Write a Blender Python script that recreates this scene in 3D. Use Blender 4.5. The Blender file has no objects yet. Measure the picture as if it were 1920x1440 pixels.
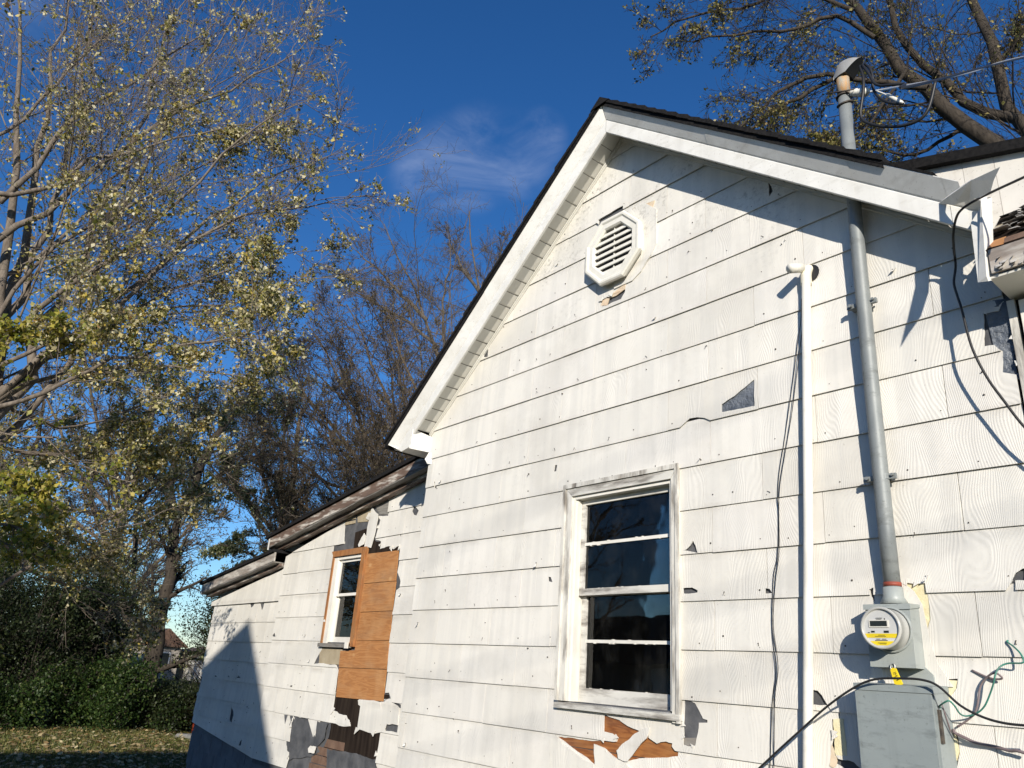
import bpy, math, random
import numpy as np
from mathutils import Vector
from mathutils.geometry import delaunay_2d_cdt, tessellate_polygon
R = math.radians
sc = bpy.context.scene
COL = sc.collection

# ---------------------------------------------------------------- camera, sky, sun, exposure
cam_d = bpy.data.cameras.new('camera'); cam = bpy.data.objects.new('camera', cam_d); COL.objects.link(cam)
_r, _u, _f = Vector((0.64138677, 0.76427258, 0.06715971)), Vector((0.23226498, -0.27685495, 0.93241853)), Vector((-0.73121542, 0.58244206, 0.35508486))
from mathutils import Matrix
cam.matrix_world = Matrix(((_r.x, _u.x, -_f.x, 0), (_r.y, _u.y, -_f.y, -3.756), (_r.z, _u.z, -_f.z, -0.487), (0, 0, 0, 1)))
cam_d.sensor_width = 36; cam_d.lens = 36 * 1448.8 / 1920; cam_d.clip_end = 2000; cam_d.clip_start = 0.05
sc.camera = cam
sc.cycles.max_bounces = 6; sc.cycles.diffuse_bounces = 3; sc.cycles.glossy_bounces = 3; sc.cycles.transmission_bounces = 4; sc.cycles.transparent_max_bounces = 6; sc.cycles.caustics_reflective = False; sc.cycles.caustics_refractive = False
SUN_TO = Vector((1.1, -1.0, 0.5)).normalized()
SUN_EL = math.asin(SUN_TO.z); SUN_AZ = math.atan2(SUN_TO.x, SUN_TO.y)
sc.view_settings.view_transform = 'Standard'; sc.view_settings.look = 'None'
sc.view_settings.exposure = 0.22; sc.view_settings.gamma = 1
w = bpy.data.worlds.new('World'); sc.world = w; w.use_nodes = True
nt = w.node_tree; nt.nodes.clear()
o_ = nt.nodes.new('ShaderNodeOutputWorld'); bg = nt.nodes.new('ShaderNodeBackground')
sky = nt.nodes.new('ShaderNodeTexSky'); sky.sky_type = 'NISHITA'; sky.sun_disc = False
sky.sun_elevation = SUN_EL; sky.sun_rotation = SUN_AZ; sky.altitude = 300; sky.air_density = 1.0; sky.dust_density = 0.2; sky.ozone_density = 5.0
L = nt.links.new
tc = nt.nodes.new('ShaderNodeTexCoord')
def wn(t, **kw):
    n = nt.nodes.new('ShaderNode'+t)
    for k, v in kw.items(): setattr(n, k, v)
    return n
def wmath(op, a, b):
    n = wn('Math', operation=op)
    for i, x in enumerate((a, b)):
        if isinstance(x, (int, float)): n.inputs[i].default_value = x
        else: L(x, n.inputs[i])
    return n.outputs[0]
def wrange(v, a, b, c=0, d=1):
    n = wn('MapRange', interpolation_type='SMOOTHSTEP'); L(v, n.inputs[0])
    for i, x in enumerate((a, b, c, d)): n.inputs[i+1].default_value = x
    return n.outputs[0]
def wnoise(scale, detail, rough, sc_, rot, dist=0.0):
    mp = wn('Mapping'); mp.inputs['Scale'].default_value = sc_; mp.inputs['Rotation'].default_value = rot; L(tc.outputs['Generated'], mp.inputs[0])
    n = wn('TexNoise'); n.inputs['Scale'].default_value = scale; n.inputs['Detail'].default_value = detail; n.inputs['Roughness'].default_value = rough; n.inputs['Distortion'].default_value = dist; L(mp.outputs[0], n.inputs['Vector']); return n.outputs[0]
def wisp(d, c0, c1):
    n = wn('VectorMath', operation='DOT_PRODUCT'); L(tc.outputs['Generated'], n.inputs[0]); n.inputs[1].default_value = Vector(d).normalized(); return wrange(n.outputs['Value'], math.cos(R(c0)), math.cos(R(c1)))
# thin cirrus: fine streaky noise gathered in a few loose wisps over the whole sky
fine = wrange(wnoise(7.0, 8, .60, (1.0, 1.0, 1.7), (.55, .25, .0), .9), .32, .80)
wide = wrange(wnoise(1.6, 3, .5, (1, 1, 1.6), (0, 0, .4)), .50, .85, 0, .45)
mask = wide
for d_, a_, b_ in (((-.711, .408, .572), 3.2, .3), ((-.683, .425, .594), 3.6, .3), ((-.658, .451, .603), 4.0, .3), ((-.635, .48, .605), 3.6, .3), ((-.605, .496, .623), 2.4, .3), ((-.683, .444, .58), 3.4, .3), ((-.75, -.2, .62), 14, 3), ((.5, .6, .6), 20, 4), ((.2, -.8, .5), 20, 4), ((-.2, .4, .9), 15, 3)):
    mask = wmath('MAXIMUM', mask, wisp(d_, a_, b_))
cl = wmath('MULTIPLY', wmath('MULTIPLY', fine, mask), .25)
mixc = nt.nodes.new('ShaderNodeMix'); mixc.data_type = 'RGBA'; mixc.inputs[7].default_value = (6.2, 6.8, 8.2, 1)
hs = nt.nodes.new('ShaderNodeHueSaturation'); hs.inputs['Hue'].default_value = .5065; hs.inputs['Saturation'].default_value = 1.17; hs.inputs['Value'].default_value = 1.0
L(sky.outputs[0], hs.inputs['Color']); L(cl, mixc.inputs[0]); L(hs.outputs[0], mixc.inputs[6]); L(mixc.outputs[2], bg.inputs[0])
bg.inputs[1].default_value = 0.118
L(bg.outputs[0], o_.inputs[0])
sun_d = bpy.data.lights.new('sun', 'SUN'); sun_d.energy = 5.0; sun_d.angle = R(0.53); sun_d.color = (1.0, 0.925, 0.81)
sun = bpy.data.objects.new('sun', sun_d); COL.objects.link(sun); sun.rotation_euler = SUN_TO.to_track_quat('Z', 'Y').to_euler(); sun.location = (20, -20, 20)

# ---------------------------------------------------------------- helpers
rng = np.random.default_rng(7); random.seed(11)
GZ = -2.1
def tag(o, label=None, cat=None, group=None, kind=None):
    for k, v in (('label', label), ('category', cat), ('group', group), ('kind', kind)):
        if v: o[k] = v
    return o
def empty(name, loc=(0, 0, 0)):
    o = bpy.data.objects.new(name, None); COL.objects.link(o); o.location = loc; o.empty_display_size = .1
    return o
def mesh(name, V, F, mat, parent=None, smooth=False):
    me = bpy.data.meshes.new(name); me.from_pydata([tuple(v) for v in V], [], [tuple(f) for f in F]); me.update()
    if smooth: me.polygons.foreach_set('use_smooth', [True] * len(me.polygons))
    me.materials.append(mat)
    o = bpy.data.objects.new(name, me); COL.objects.link(o)
    if parent: o.parent = parent; o.matrix_parent_inverse = inv(parent)
    return o
def inv(p):
    M = Matrix.Translation(p.location)
    q = p.parent
    return M.inverted() if not q else (q_world(p)).inverted()
def q_world(p):
    M = Matrix.Translation(p.location)
    if p.parent: M = q_world(p.parent) @ p.matrix_parent_inverse @ M
    return M
def npmesh(name, V, F, mat, parent=None, smooth=True):
    """fast mesh from numpy: F is (n,3) or (n,4)"""
    me = bpy.data.meshes.new(name); n = len(F); k = F.shape[1]
    me.vertices.add(len(V)); me.vertices.foreach_set('co', np.ascontiguousarray(V, np.float32).ravel())
    me.loops.add(n * k); me.loops.foreach_set('vertex_index', np.ascontiguousarray(F, np.int32).ravel())
    me.polygons.add(n); me.polygons.foreach_set('loop_start', np.arange(0, n * k, k, dtype=np.int32)); me.polygons.foreach_set('loop_total', np.full(n, k, np.int32))
    if smooth: me.polygons.foreach_set('use_smooth', np.ones(n, bool))
    me.update(calc_edges=True); me.materials.append(mat)
    o = bpy.data.objects.new(name, me); COL.objects.link(o)
    if parent: o.parent = parent; o.matrix_parent_inverse = inv(parent)
    return o
class MB:
    def __init__(s): s.V = []; s.F = []
    def add(s, V, F):
        b = len(s.V); s.V += [tuple(v) for v in V]; s.F += [tuple(i + b for i in f) for f in F]; return s
    def box(s, x0, x1, y0, y1, z0, z1):
        return s.add([(x0,y0,z0),(x1,y0,z0),(x1,y1,z0),(x0,y1,z0),(x0,y0,z1),(x1,y0,z1),(x1,y1,z1),(x0,y1,z1)],
                     [(0,3,2,1),(4,5,6,7),(0,1,5,4),(1,2,6,5),(2,3,7,6),(3,0,4,7)])
    def poly(s, P, yf, t, rough=0):
        """slab of a polygon in the wall plane (x,z); yf front y (number or f(x,z)); t thickness towards +y"""
        g = yf if callable(yf) else (lambda x, z: yf)
        P = clean(P); n = len(P)
        tris = tessellate_polygon([[Vector((a, b, 0)) for a, b in P]])
        V = [(a, g(a, b), b) for a, b in P] + [(a, g(a, b) + t, b) for a, b in P]
        F = []
        for a, b, c in tris:
            ar = (P[b][0]-P[a][0])*(P[c][1]-P[a][1])-(P[b][1]-P[a][1])*(P[c][0]-P[a][0])
            if ar < 0: b, c = c, b
            F += [(a, b, c), (a+n, c+n, b+n)]
        sg = sum(P[i][0]*P[(i+1) % n][1]-P[(i+1) % n][0]*P[i][1] for i in range(n))
        for i in range(n):
            j = (i+1) % n
            F.append((i, i+n, j+n, j) if sg > 0 else (j, j+n, i+n, i))
        return s.add(V, F)
    def tube(s, P, r, n=8, cap=True):
        P = [Vector(p) for p in P]; k = len(P)
        rr = r if hasattr(r, '__len__') else [r]*k
        up = None; V = []; F = []
        for i in range(k):
            t = (P[min(i+1, k-1)]-P[max(i-1, 0)]).normalized()
            if up is None:
                up = t.orthogonal().normalized()
            up = (up - t*up.dot(t)).normalized(); sd = t.cross(up)
            for j in range(n):
                a = 2*math.pi*j/n; V.append(P[i] + (up*math.cos(a)+sd*math.sin(a))*rr[i])
        for i in range(k-1):
            for j in range(n):
                F.append((i*n+j, i*n+(j+1) % n, (i+1)*n+(j+1) % n, (i+1)*n+j))
        if cap: F += [tuple(range(n-1, -1, -1)), tuple((k-1)*n+j for j in range(n))]
        return s.add(V, F)
    def build(s, name, mat, parent=None, smooth=False): return mesh(name, s.V, s.F, mat, parent, smooth)
def clean(P):
    out = []
    for a in P:
        if not out or (abs(a[0]-out[-1][0])+abs(a[1]-out[-1][1])) > 1e-4: out.append((a[0], a[1]))
    if abs(out[0][0]-out[-1][0])+abs(out[0][1]-out[-1][1]) < 1e-4: out.pop()
    return out
def smoothpath(P, k=6):
    P = np.array(P, float); Q = np.vstack([2*P[0]-P[1], P, 2*P[-1]-P[-2]]); out = []
    for i in range(1, len(Q)-2):
        p0, p1, p2, p3 = Q[i-1], Q[i], Q[i+1], Q[i+2]
        for t in np.linspace(0, 1, k, endpoint=False):
            out.append(.5*((2*p1)+(-p0+p2)*t+(2*p0-5*p1+4*p2-p3)*t*t+(-p0+3*p1-3*p2+p3)*t**3))
    out.append(P[-1]); return np.array(out)
def inside(P, x, z):
    c = False; n = len(P); j = n-1
    for i in range(n):
        xi, zi = P[i]; xj, zj = P[j]
        if (zi > z) != (zj > z) and x < (xj-xi)*(z-zi)/(zj-zi)+xi: c = not c
        j = i
    return c
def bbox(P): a = [p[0] for p in P]; b = [p[1] for p in P]; return min(a), max(a), min(b), max(b)
def clip(rect, outline, holes):
    """2-D: rect minus holes, kept inside outline -> (points, triangles, boundary edges); None when nothing is left"""
    x0, x1, z0, z1 = bbox(rect)
    hs_ = [h for h in holes if not (bbox(h)[1] < x0 or bbox(h)[0] > x1 or bbox(h)[3] < z0 or bbox(h)[2] > z1)]
    allin = all(inside(outline, a, b) for a, b in rect)
    if allin and not hs_: return [tuple(p) for p in rect], [(0, 1, 2), (0, 2, 3)] if len(rect) == 4 else None, None
    pts = []; eds = []
    for P in [rect, outline] + hs_:
        P = clean(P); b = len(pts); n = len(P)
        pts += [Vector(p) for p in P]; eds += [(b+i, b+(i+1) % n) for i in range(n)]
    vs, es, fs, _, _, _ = delaunay_2d_cdt(pts, eds, [], 0, 1e-5)
    keep = []
    for f in fs:
        cx = sum(vs[i].x for i in f)/3; cz = sum(vs[i].y for i in f)/3
        if inside(rect, cx, cz) and inside(outline, cx, cz) and not any(inside(h, cx, cz) for h in hs_): keep.append(tuple(f))
    if not keep: return None
    ids = sorted({i for f in keep for i in f}); mpp = {a: i for i, a in enumerate(ids)}
    return [(vs[i].x, vs[i].y) for i in ids], [tuple(mpp[i] for i in f) for f in keep], None
def slabmesh(pts, tris, yf, t):
    n = len(pts); V = [(a, yf(a, b), b) for a, b in pts] + [(a, yf(a, b)+t, b) for a, b in pts]; F = []; ec = {}
    for a, b, c in tris:
        if (pts[b][0]-pts[a][0])*(pts[c][1]-pts[a][1])-(pts[b][1]-pts[a][1])*(pts[c][0]-pts[a][0]) < 0: b, c = c, b
        F += [(a, b, c), (a+n, c+n, b+n)]
        for e in ((a, b), (b, c), (c, a)): ec[e] = 1
    for (a, b) in ec:
        if (b, a) not in ec: F.append((a, a+n, b+n, b))
    return V, F

# ---------------------------------------------------------------- materials
def mat(name):
    m = bpy.data.materials.new(name); m.use_nodes = True; t = m.node_tree
    return m, t, t.nodes['Principled BSDF']
class N:
    """small node builder"""
    def __init__(s, t): s.t = t
    def new(s, ty, **kw):
        n = s.t.nodes.new('ShaderNode'+ty)
        for k, v in kw.items(): setattr(n, k, v)
        return n
    def lk(s, a, b): s.t.links.new(a, b)
    def coord(s, scale=(1, 1, 1), rnd=True, rot=(0, 0, 0)):
        tc = s.new('TexCoord'); v = tc.outputs['Object']
        if rnd:
            oi = s.new('ObjectInfo'); ml = s.new('VectorMath', operation='SCALE'); ml.inputs[0].default_value = (37, 11, 53)
            s.lk(oi.outputs['Random'], ml.inputs['Scale']); ad = s.new('VectorMath', operation='ADD'); s.lk(v, ad.inputs[0]); s.lk(ml.outputs[0], ad.inputs[1]); v = ad.outputs[0]
        mp = s.new('Mapping'); mp.inputs['Scale'].default_value = scale; mp.inputs['Rotation'].default_value = rot; s.lk(v, mp.inputs[0]); return mp.outputs[0]
    def noise(s, vec, scale=5, detail=4, rough=.55, dist=0):
        n = s.new('TexNoise'); n.inputs['Scale'].default_value = scale; n.inputs['Detail'].default_value = detail; n.inputs['Roughness'].default_value = rough; n.inputs['Distortion'].default_value = dist
        s.lk(vec, n.inputs['Vector']); return n.outputs[0]
    def rng(s, v, a, b, c=0, d=1):
        n = s.new('MapRange'); n.inputs[1].default_value = a; n.inputs[2].default_value = b; n.inputs[3].default_value = c; n.inputs[4].default_value = d; s.lk(v, n.inputs[0]); return n.outputs[0]
    def math(s, op, a, b=None):
        n = s.new('Math', operation=op)
        for i, x in enumerate((a, b)):
            if x is None: continue
            if isinstance(x, (int, float)): n.inputs[i].default_value = x
            else: s.lk(x, n.inputs[i])
        return n.outputs[0]
    def mix(s, f, a, b, mode='MIX'):
        n = s.new('Mix', data_type='RGBA', blend_type=mode)
        for i, x in ((0, f), (6, a), (7, b)):
            if isinstance(x, (int, float)): n.inputs[i].default_value = x
            elif isinstance(x, tuple): n.inputs[i].default_value = (*x, 1)
            else: s.lk(x, n.inputs[i])
        return n.outputs[2]
    def ramp(s, v, stops):
        n = s.new('ValToRGB'); el = n.color_ramp.elements
        while len(el) < len(stops): el.new(.5)
        for e, (p, c) in zip(el, stops): e.position = p; e.color = (*c, 1)
        s.lk(v, n.inputs[0]); return n.outputs[0]
    def bump(s, h, b, strength=.5, dist=.01):
        n = s.new('Bump'); n.inputs['Strength'].default_value = strength; n.inputs['Distance'].default_value = dist; s.lk(h, n.inputs['Height']); s.lk(n.outputs[0], b.inputs['Normal'])
    def objrand(s): return s.new('ObjectInfo').outputs['Random']
    def island(s): return s.new('NewGeometry').outputs['Random Per Island']

def simple(name, c1, c2=None, rough=.6, scale=8, metal=0, bump=0, stretch=(1, 1, 1), spec=.5, detail=5, lo=.35, hi=.65, bd=.004):
    m, t, b = mat(name); n = N(t); c2 = c2 or tuple(x*.8 for x in c1)
    v = n.coord(stretch); q = n.noise(v, scale, detail)
    n.lk(n.mix(n.rng(q, lo, hi), c1, c2), b.inputs['Base Color']); b.inputs['Roughness'].default_value = rough; b.inputs['Metallic'].default_value = metal; b.inputs['Specular IOR Level'].default_value = spec
    if bump: n.bump(n.noise(v, scale*6, 4), b, bump, bd)
    return m

def worn(name, c1, c2, dark, rough=.5, scale=4, stretch=(1, 1, 1), amount=.6, spots=.5, metal=0):
    """painted metal or board with smudges, runs and small scratches"""
    m, t, b = mat(name); n = N(t)
    c = n.mix(n.rng(n.noise(n.coord(stretch), scale, 5), .35, .68), c1, c2)
    run = n.rng(n.noise(n.coord((14, 14, 1.1)), 1.2, 5, .6), .50, .74); c = n.mix(n.math('MULTIPLY', run, amount*.55), c, dark)
    sm = n.rng(n.noise(n.coord((3.2, 3.2, 9)), 1.6, 6, .68), .53, .70); c = n.mix(n.math('MULTIPLY', sm, amount), c, dark)
    sp = n.rng(n.noise(n.coord((1, 1, 1)), 70, 3, .6), .64, .72); c = n.mix(n.math('MULTIPLY', sp, spots), c, tuple(x*.6 for x in dark))
    n.lk(c, b.inputs['Base Color']); b.inputs['Metallic'].default_value = metal
    n.lk(n.rng(sm, 0, 1, rough, min(1, rough+.25)), b.inputs['Roughness'])
    n.bump(n.noise(n.coord((1, 1, 1)), 5, 3), b, .25, .006)
    return m

def shingle_mat():
    m, t, b = mat('painted_siding'); n = N(t)
    rnd = n.objrand(); tc = n.new('TexCoord').outputs['Object']
    ml = n.new('VectorMath', operation='SCALE'); ml.inputs[0].default_value = (31, 0, 47); n.lk(rnd, ml.inputs['Scale'])
    ad = n.new('VectorMath', operation='ADD'); n.lk(tc, ad.inputs[0]); n.lk(ml.outputs[0], ad.inputs[1]); v = ad.outputs[0]
    sx = n.new('SeparateXYZ'); n.lk(v, sx.inputs[0]); sw = n.new('SeparateXYZ'); n.lk(tc, sw.inputs[0])
    mp = n.new('Mapping'); mp.inputs['Scale'].default_value = (3.6, 0, 1.7); n.lk(v, mp.inputs[0])
    big = n.noise(mp.outputs[0], 1.0, 1.0, .4)
    ph = n.math('ADD', n.math('MULTIPLY', sx.outputs[0], 610), n.math('MULTIPLY', big, 215))
    mp2 = n.new('Mapping'); mp2.inputs['Scale'].default_value = (60, 1, 14); n.lk(v, mp2.inputs[0])
    ph = n.math('ADD', ph, n.math('MULTIPLY', n.noise(mp2.outputs[0], 1, 2), 2.2))
    g = n.math('SINE', ph)
    grain = n.rng(g, -1, 1)
    # colour: white paint, per-piece tint, vertical streaks, grime and mould with shapes of their own
    base = n.ramp(rnd, [(0, (.70, .675, .615)), (.25, (.79, .765, .70)), (.45, (.735, .715, .66)), (.7, (.82, .795, .735)), (.85, (.755, .73, .68)), (1, (.80, .775, .71))])
    mps = n.new('Mapping'); mps.inputs['Scale'].default_value = (11, 1, .35); n.lk(v, mps.inputs[0])
    st = n.rng(n.noise(mps.outputs[0], 1, 3, .55), .44, .60)
    c = n.mix(n.math('MULTIPLY', st, .42), base, (.62, .61, .575))
    mpw = n.new('Mapping'); mpw.inputs['Scale'].default_value = (1, 1, 1); n.lk(tc, mpw.inputs[0])
    dirt = n.rng(n.noise(mpw.outputs[0], 1.3, 6, .65), .47, .70)
    c = n.mix(n.math('MULTIPLY', dirt, .50), c, (.52, .50, .455))
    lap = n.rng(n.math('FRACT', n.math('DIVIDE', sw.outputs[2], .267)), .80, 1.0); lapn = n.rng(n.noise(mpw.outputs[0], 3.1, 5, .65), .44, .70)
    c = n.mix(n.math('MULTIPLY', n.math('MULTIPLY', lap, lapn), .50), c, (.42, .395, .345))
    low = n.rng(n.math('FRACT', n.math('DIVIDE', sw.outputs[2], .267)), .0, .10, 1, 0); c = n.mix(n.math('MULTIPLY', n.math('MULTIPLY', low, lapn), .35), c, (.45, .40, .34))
    fine = n.rng(n.noise(mpw.outputs[0], 30, 5, .75), .50, .68)
    patch = n.rng(n.noise(mpw.outputs[0], 1.9, 3, .6), .46, .62)
    high = n.rng(sw.outputs[2], 1.9, 2.9, .10, 1)
    mould = n.math('MULTIPLY', n.math('MULTIPLY', fine, patch), high)
    c = n.mix(n.math('MULTIPLY', mould, .8), c, (.23, .22, .19))
    sp = n.rng(n.noise(mpw.outputs[0], 90, 2, .5), .70, .76)
    c = n.mix(n.math('MULTIPLY', sp, .5), c, (.3, .27, .22))
    c = n.mix(n.math('MULTIPLY', n.math('SUBTRACT', 1, grain), .085), c, (.5, .48, .44))
    n.lk(c, b.inputs['Base Color']); b.inputs['Roughness'].default_value = .55; b.inputs['Specular IOR Level'].default_value = .35
    h = n.math('ADD', n.math('MULTIPLY', grain, 1.0), n.math('MULTIPLY', n.noise(mpw.outputs[0], 3.5, 2), 6))
    n.bump(h, b, .30, .0022)
    return m

def wood_mat(name, c1, c2, c3, knots=True, axis='x', scale=1.0):
    m, t, b = mat(name); n = N(t)
    s = (1.0*scale, 9*scale, 9*scale) if axis == 'x' else (9*scale, 9*scale, 1.0*scale)
    v = n.coord(s); q = n.noise(v, 1.6, 3, .5, .8)
    g = n.math('SINE', n.math('MULTIPLY', q, 42)); g = n.rng(g, -1, 1)
    c = n.mix(g, c1, c2)
    blot = n.rng(n.noise(n.coord((2.5, 2.5, 2.5)), 1.6, 4), .48, .75)
    c = n.mix(n.math('MULTIPLY', blot, .7), c, c3)
    grey = n.rng(n.noise(n.coord((1.2, 3, 5)), 1.4, 5, .65), .50, .78); c = n.mix(n.math('MULTIPLY', grey, .45), c, (.20, .145, .10))
    if knots:
        vo = n.new('TexVoronoi'); vo.inputs['Scale'].default_value = 1.0; n.lk(n.coord((3.0, 3.0, 4.5)), vo.inputs['Vector'])
        k = n.rng(vo.outputs['Distance'], .09, .16, 1, 0)
        c = n.mix(n.math('MULTIPLY', k, .75), c, (.60, .38, .18)); k2 = n.rng(vo.outputs['Distance'], .035, .06, 1, 0)
        c = n.mix(n.math('MULTIPLY', k2, .85), c, (.16, .06, .02))
    n.lk(c, b.inputs['Base Color']); b.inputs['Roughness'].default_value = .62
    n.bump(g, b, .25, .002)
    return m

def peel_mat(name, paint, wood, lo, hi, axis='z', rough=.6):
    m, t, b = mat(name); n = N(t)
    s = (7, 7, 1.3) if axis == 'z' else (1.3, 7, 7)
    v = n.coord(s); q = n.noise(v, 2.2, 6, .62); k = n.rng(q, lo, hi)
    gr = n.noise(n.coord((60, 60, 4) if axis == 'z' else (4, 60, 60)), 1, 3)
    wd = n.mix(n.rng(gr, .3, .7), wood, tuple(x*.55 for x in wood))
    pc = n.mix(n.rng(n.noise(n.coord((4, 4, 4)), 1.5, 4), .4, .7), paint, tuple(x*.86 for x in paint))
    n.lk(n.mix(k, pc, wd), b.inputs['Base Color']); b.inputs['Roughness'].default_value = rough
    n.bump(n.math('SUBTRACT', n.math('MULTIPLY', gr, .4), k), b, .6, .003)
    return m

def glass_mat():
    m, t, b = mat('window_glass'); n = N(t); t.nodes.remove(b)
    fr = n.new('Fresnel'); fr.inputs[0].default_value = 1.52
    gl = n.new('BsdfGlossy'); gl.inputs['Roughness'].default_value = .015
    nz = n.noise(n.coord((1, 1, 1)), 3, 2); bp = n.new('Bump'); bp.inputs['Strength'].default_value = .06; bp.inputs['Distance'].default_value = .02; n.lk(nz, bp.inputs['Height']); n.lk(bp.outputs[0], gl.inputs['Normal'])
    df = n.new('BsdfDiffuse'); df.inputs[0].default_value = (.45, .44, .40, 1)
    tr = n.new('BsdfTransparent'); tr.inputs[0].default_value = (.82, .86, .85, 1)
    mx = n.new('MixShader'); n.lk(fr.outputs[0], mx.inputs[0]); n.lk(tr.outputs[0], mx.inputs[1]); n.lk(gl.outputs[0], mx.inputs[2])
    dust = n.rng(n.noise(n.coord((5, 5, 3.5)), 1.5, 6, .65), .48, .85, .004, .035); m2 = n.new('MixShader'); n.lk(dust, m2.inputs[0]); n.lk(mx.outputs[0], m2.inputs[1]); n.lk(df.outputs[0], m2.inputs[2])
    n.lk(m2.outputs[0], t.nodes['Material Output'].inputs[0]); return m

def leaf_mat(name, stops, trans=.42):
    m, t, b = mat(name); n = N(t)
    c = n.ramp(n.island(), stops); n.lk(c, b.inputs['Base Color']); b.inputs['Roughness'].default_value = .5; b.inputs['Specular IOR Level'].default_value = .4
    tl = n.new('BsdfTranslucent'); n.lk(c, tl.inputs[0]); mx = n.new('MixShader'); mx.inputs[0].default_value = trans
    n.lk(b.outputs[0], mx.inputs[1]); n.lk(tl.outputs[0], mx.inputs[2]); n.lk(mx.outputs[0], t.nodes['Material Output'].inputs[0]); return m

def ground_mat():
    m, t, b = mat('lawn_soil'); n = N(t); v = n.coord((1, 1, 1), rnd=False)
    a = n.noise(v, .7, 5); f = n.noise(v, 24, 4, .7)
    c = n.mix(n.rng(a, .35, .65), (.075, .082, .028), (.125, .10, .05)); c = n.mix(n.rng(f, .4, .7), c, (.05, .048, .02))
    n.lk(c, b.inputs['Base Color']); b.inputs['Roughness'].default_value = .95; b.inputs['Specular IOR Level'].default_value = .1; n.bump(f, b, .8, .03); return m

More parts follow.
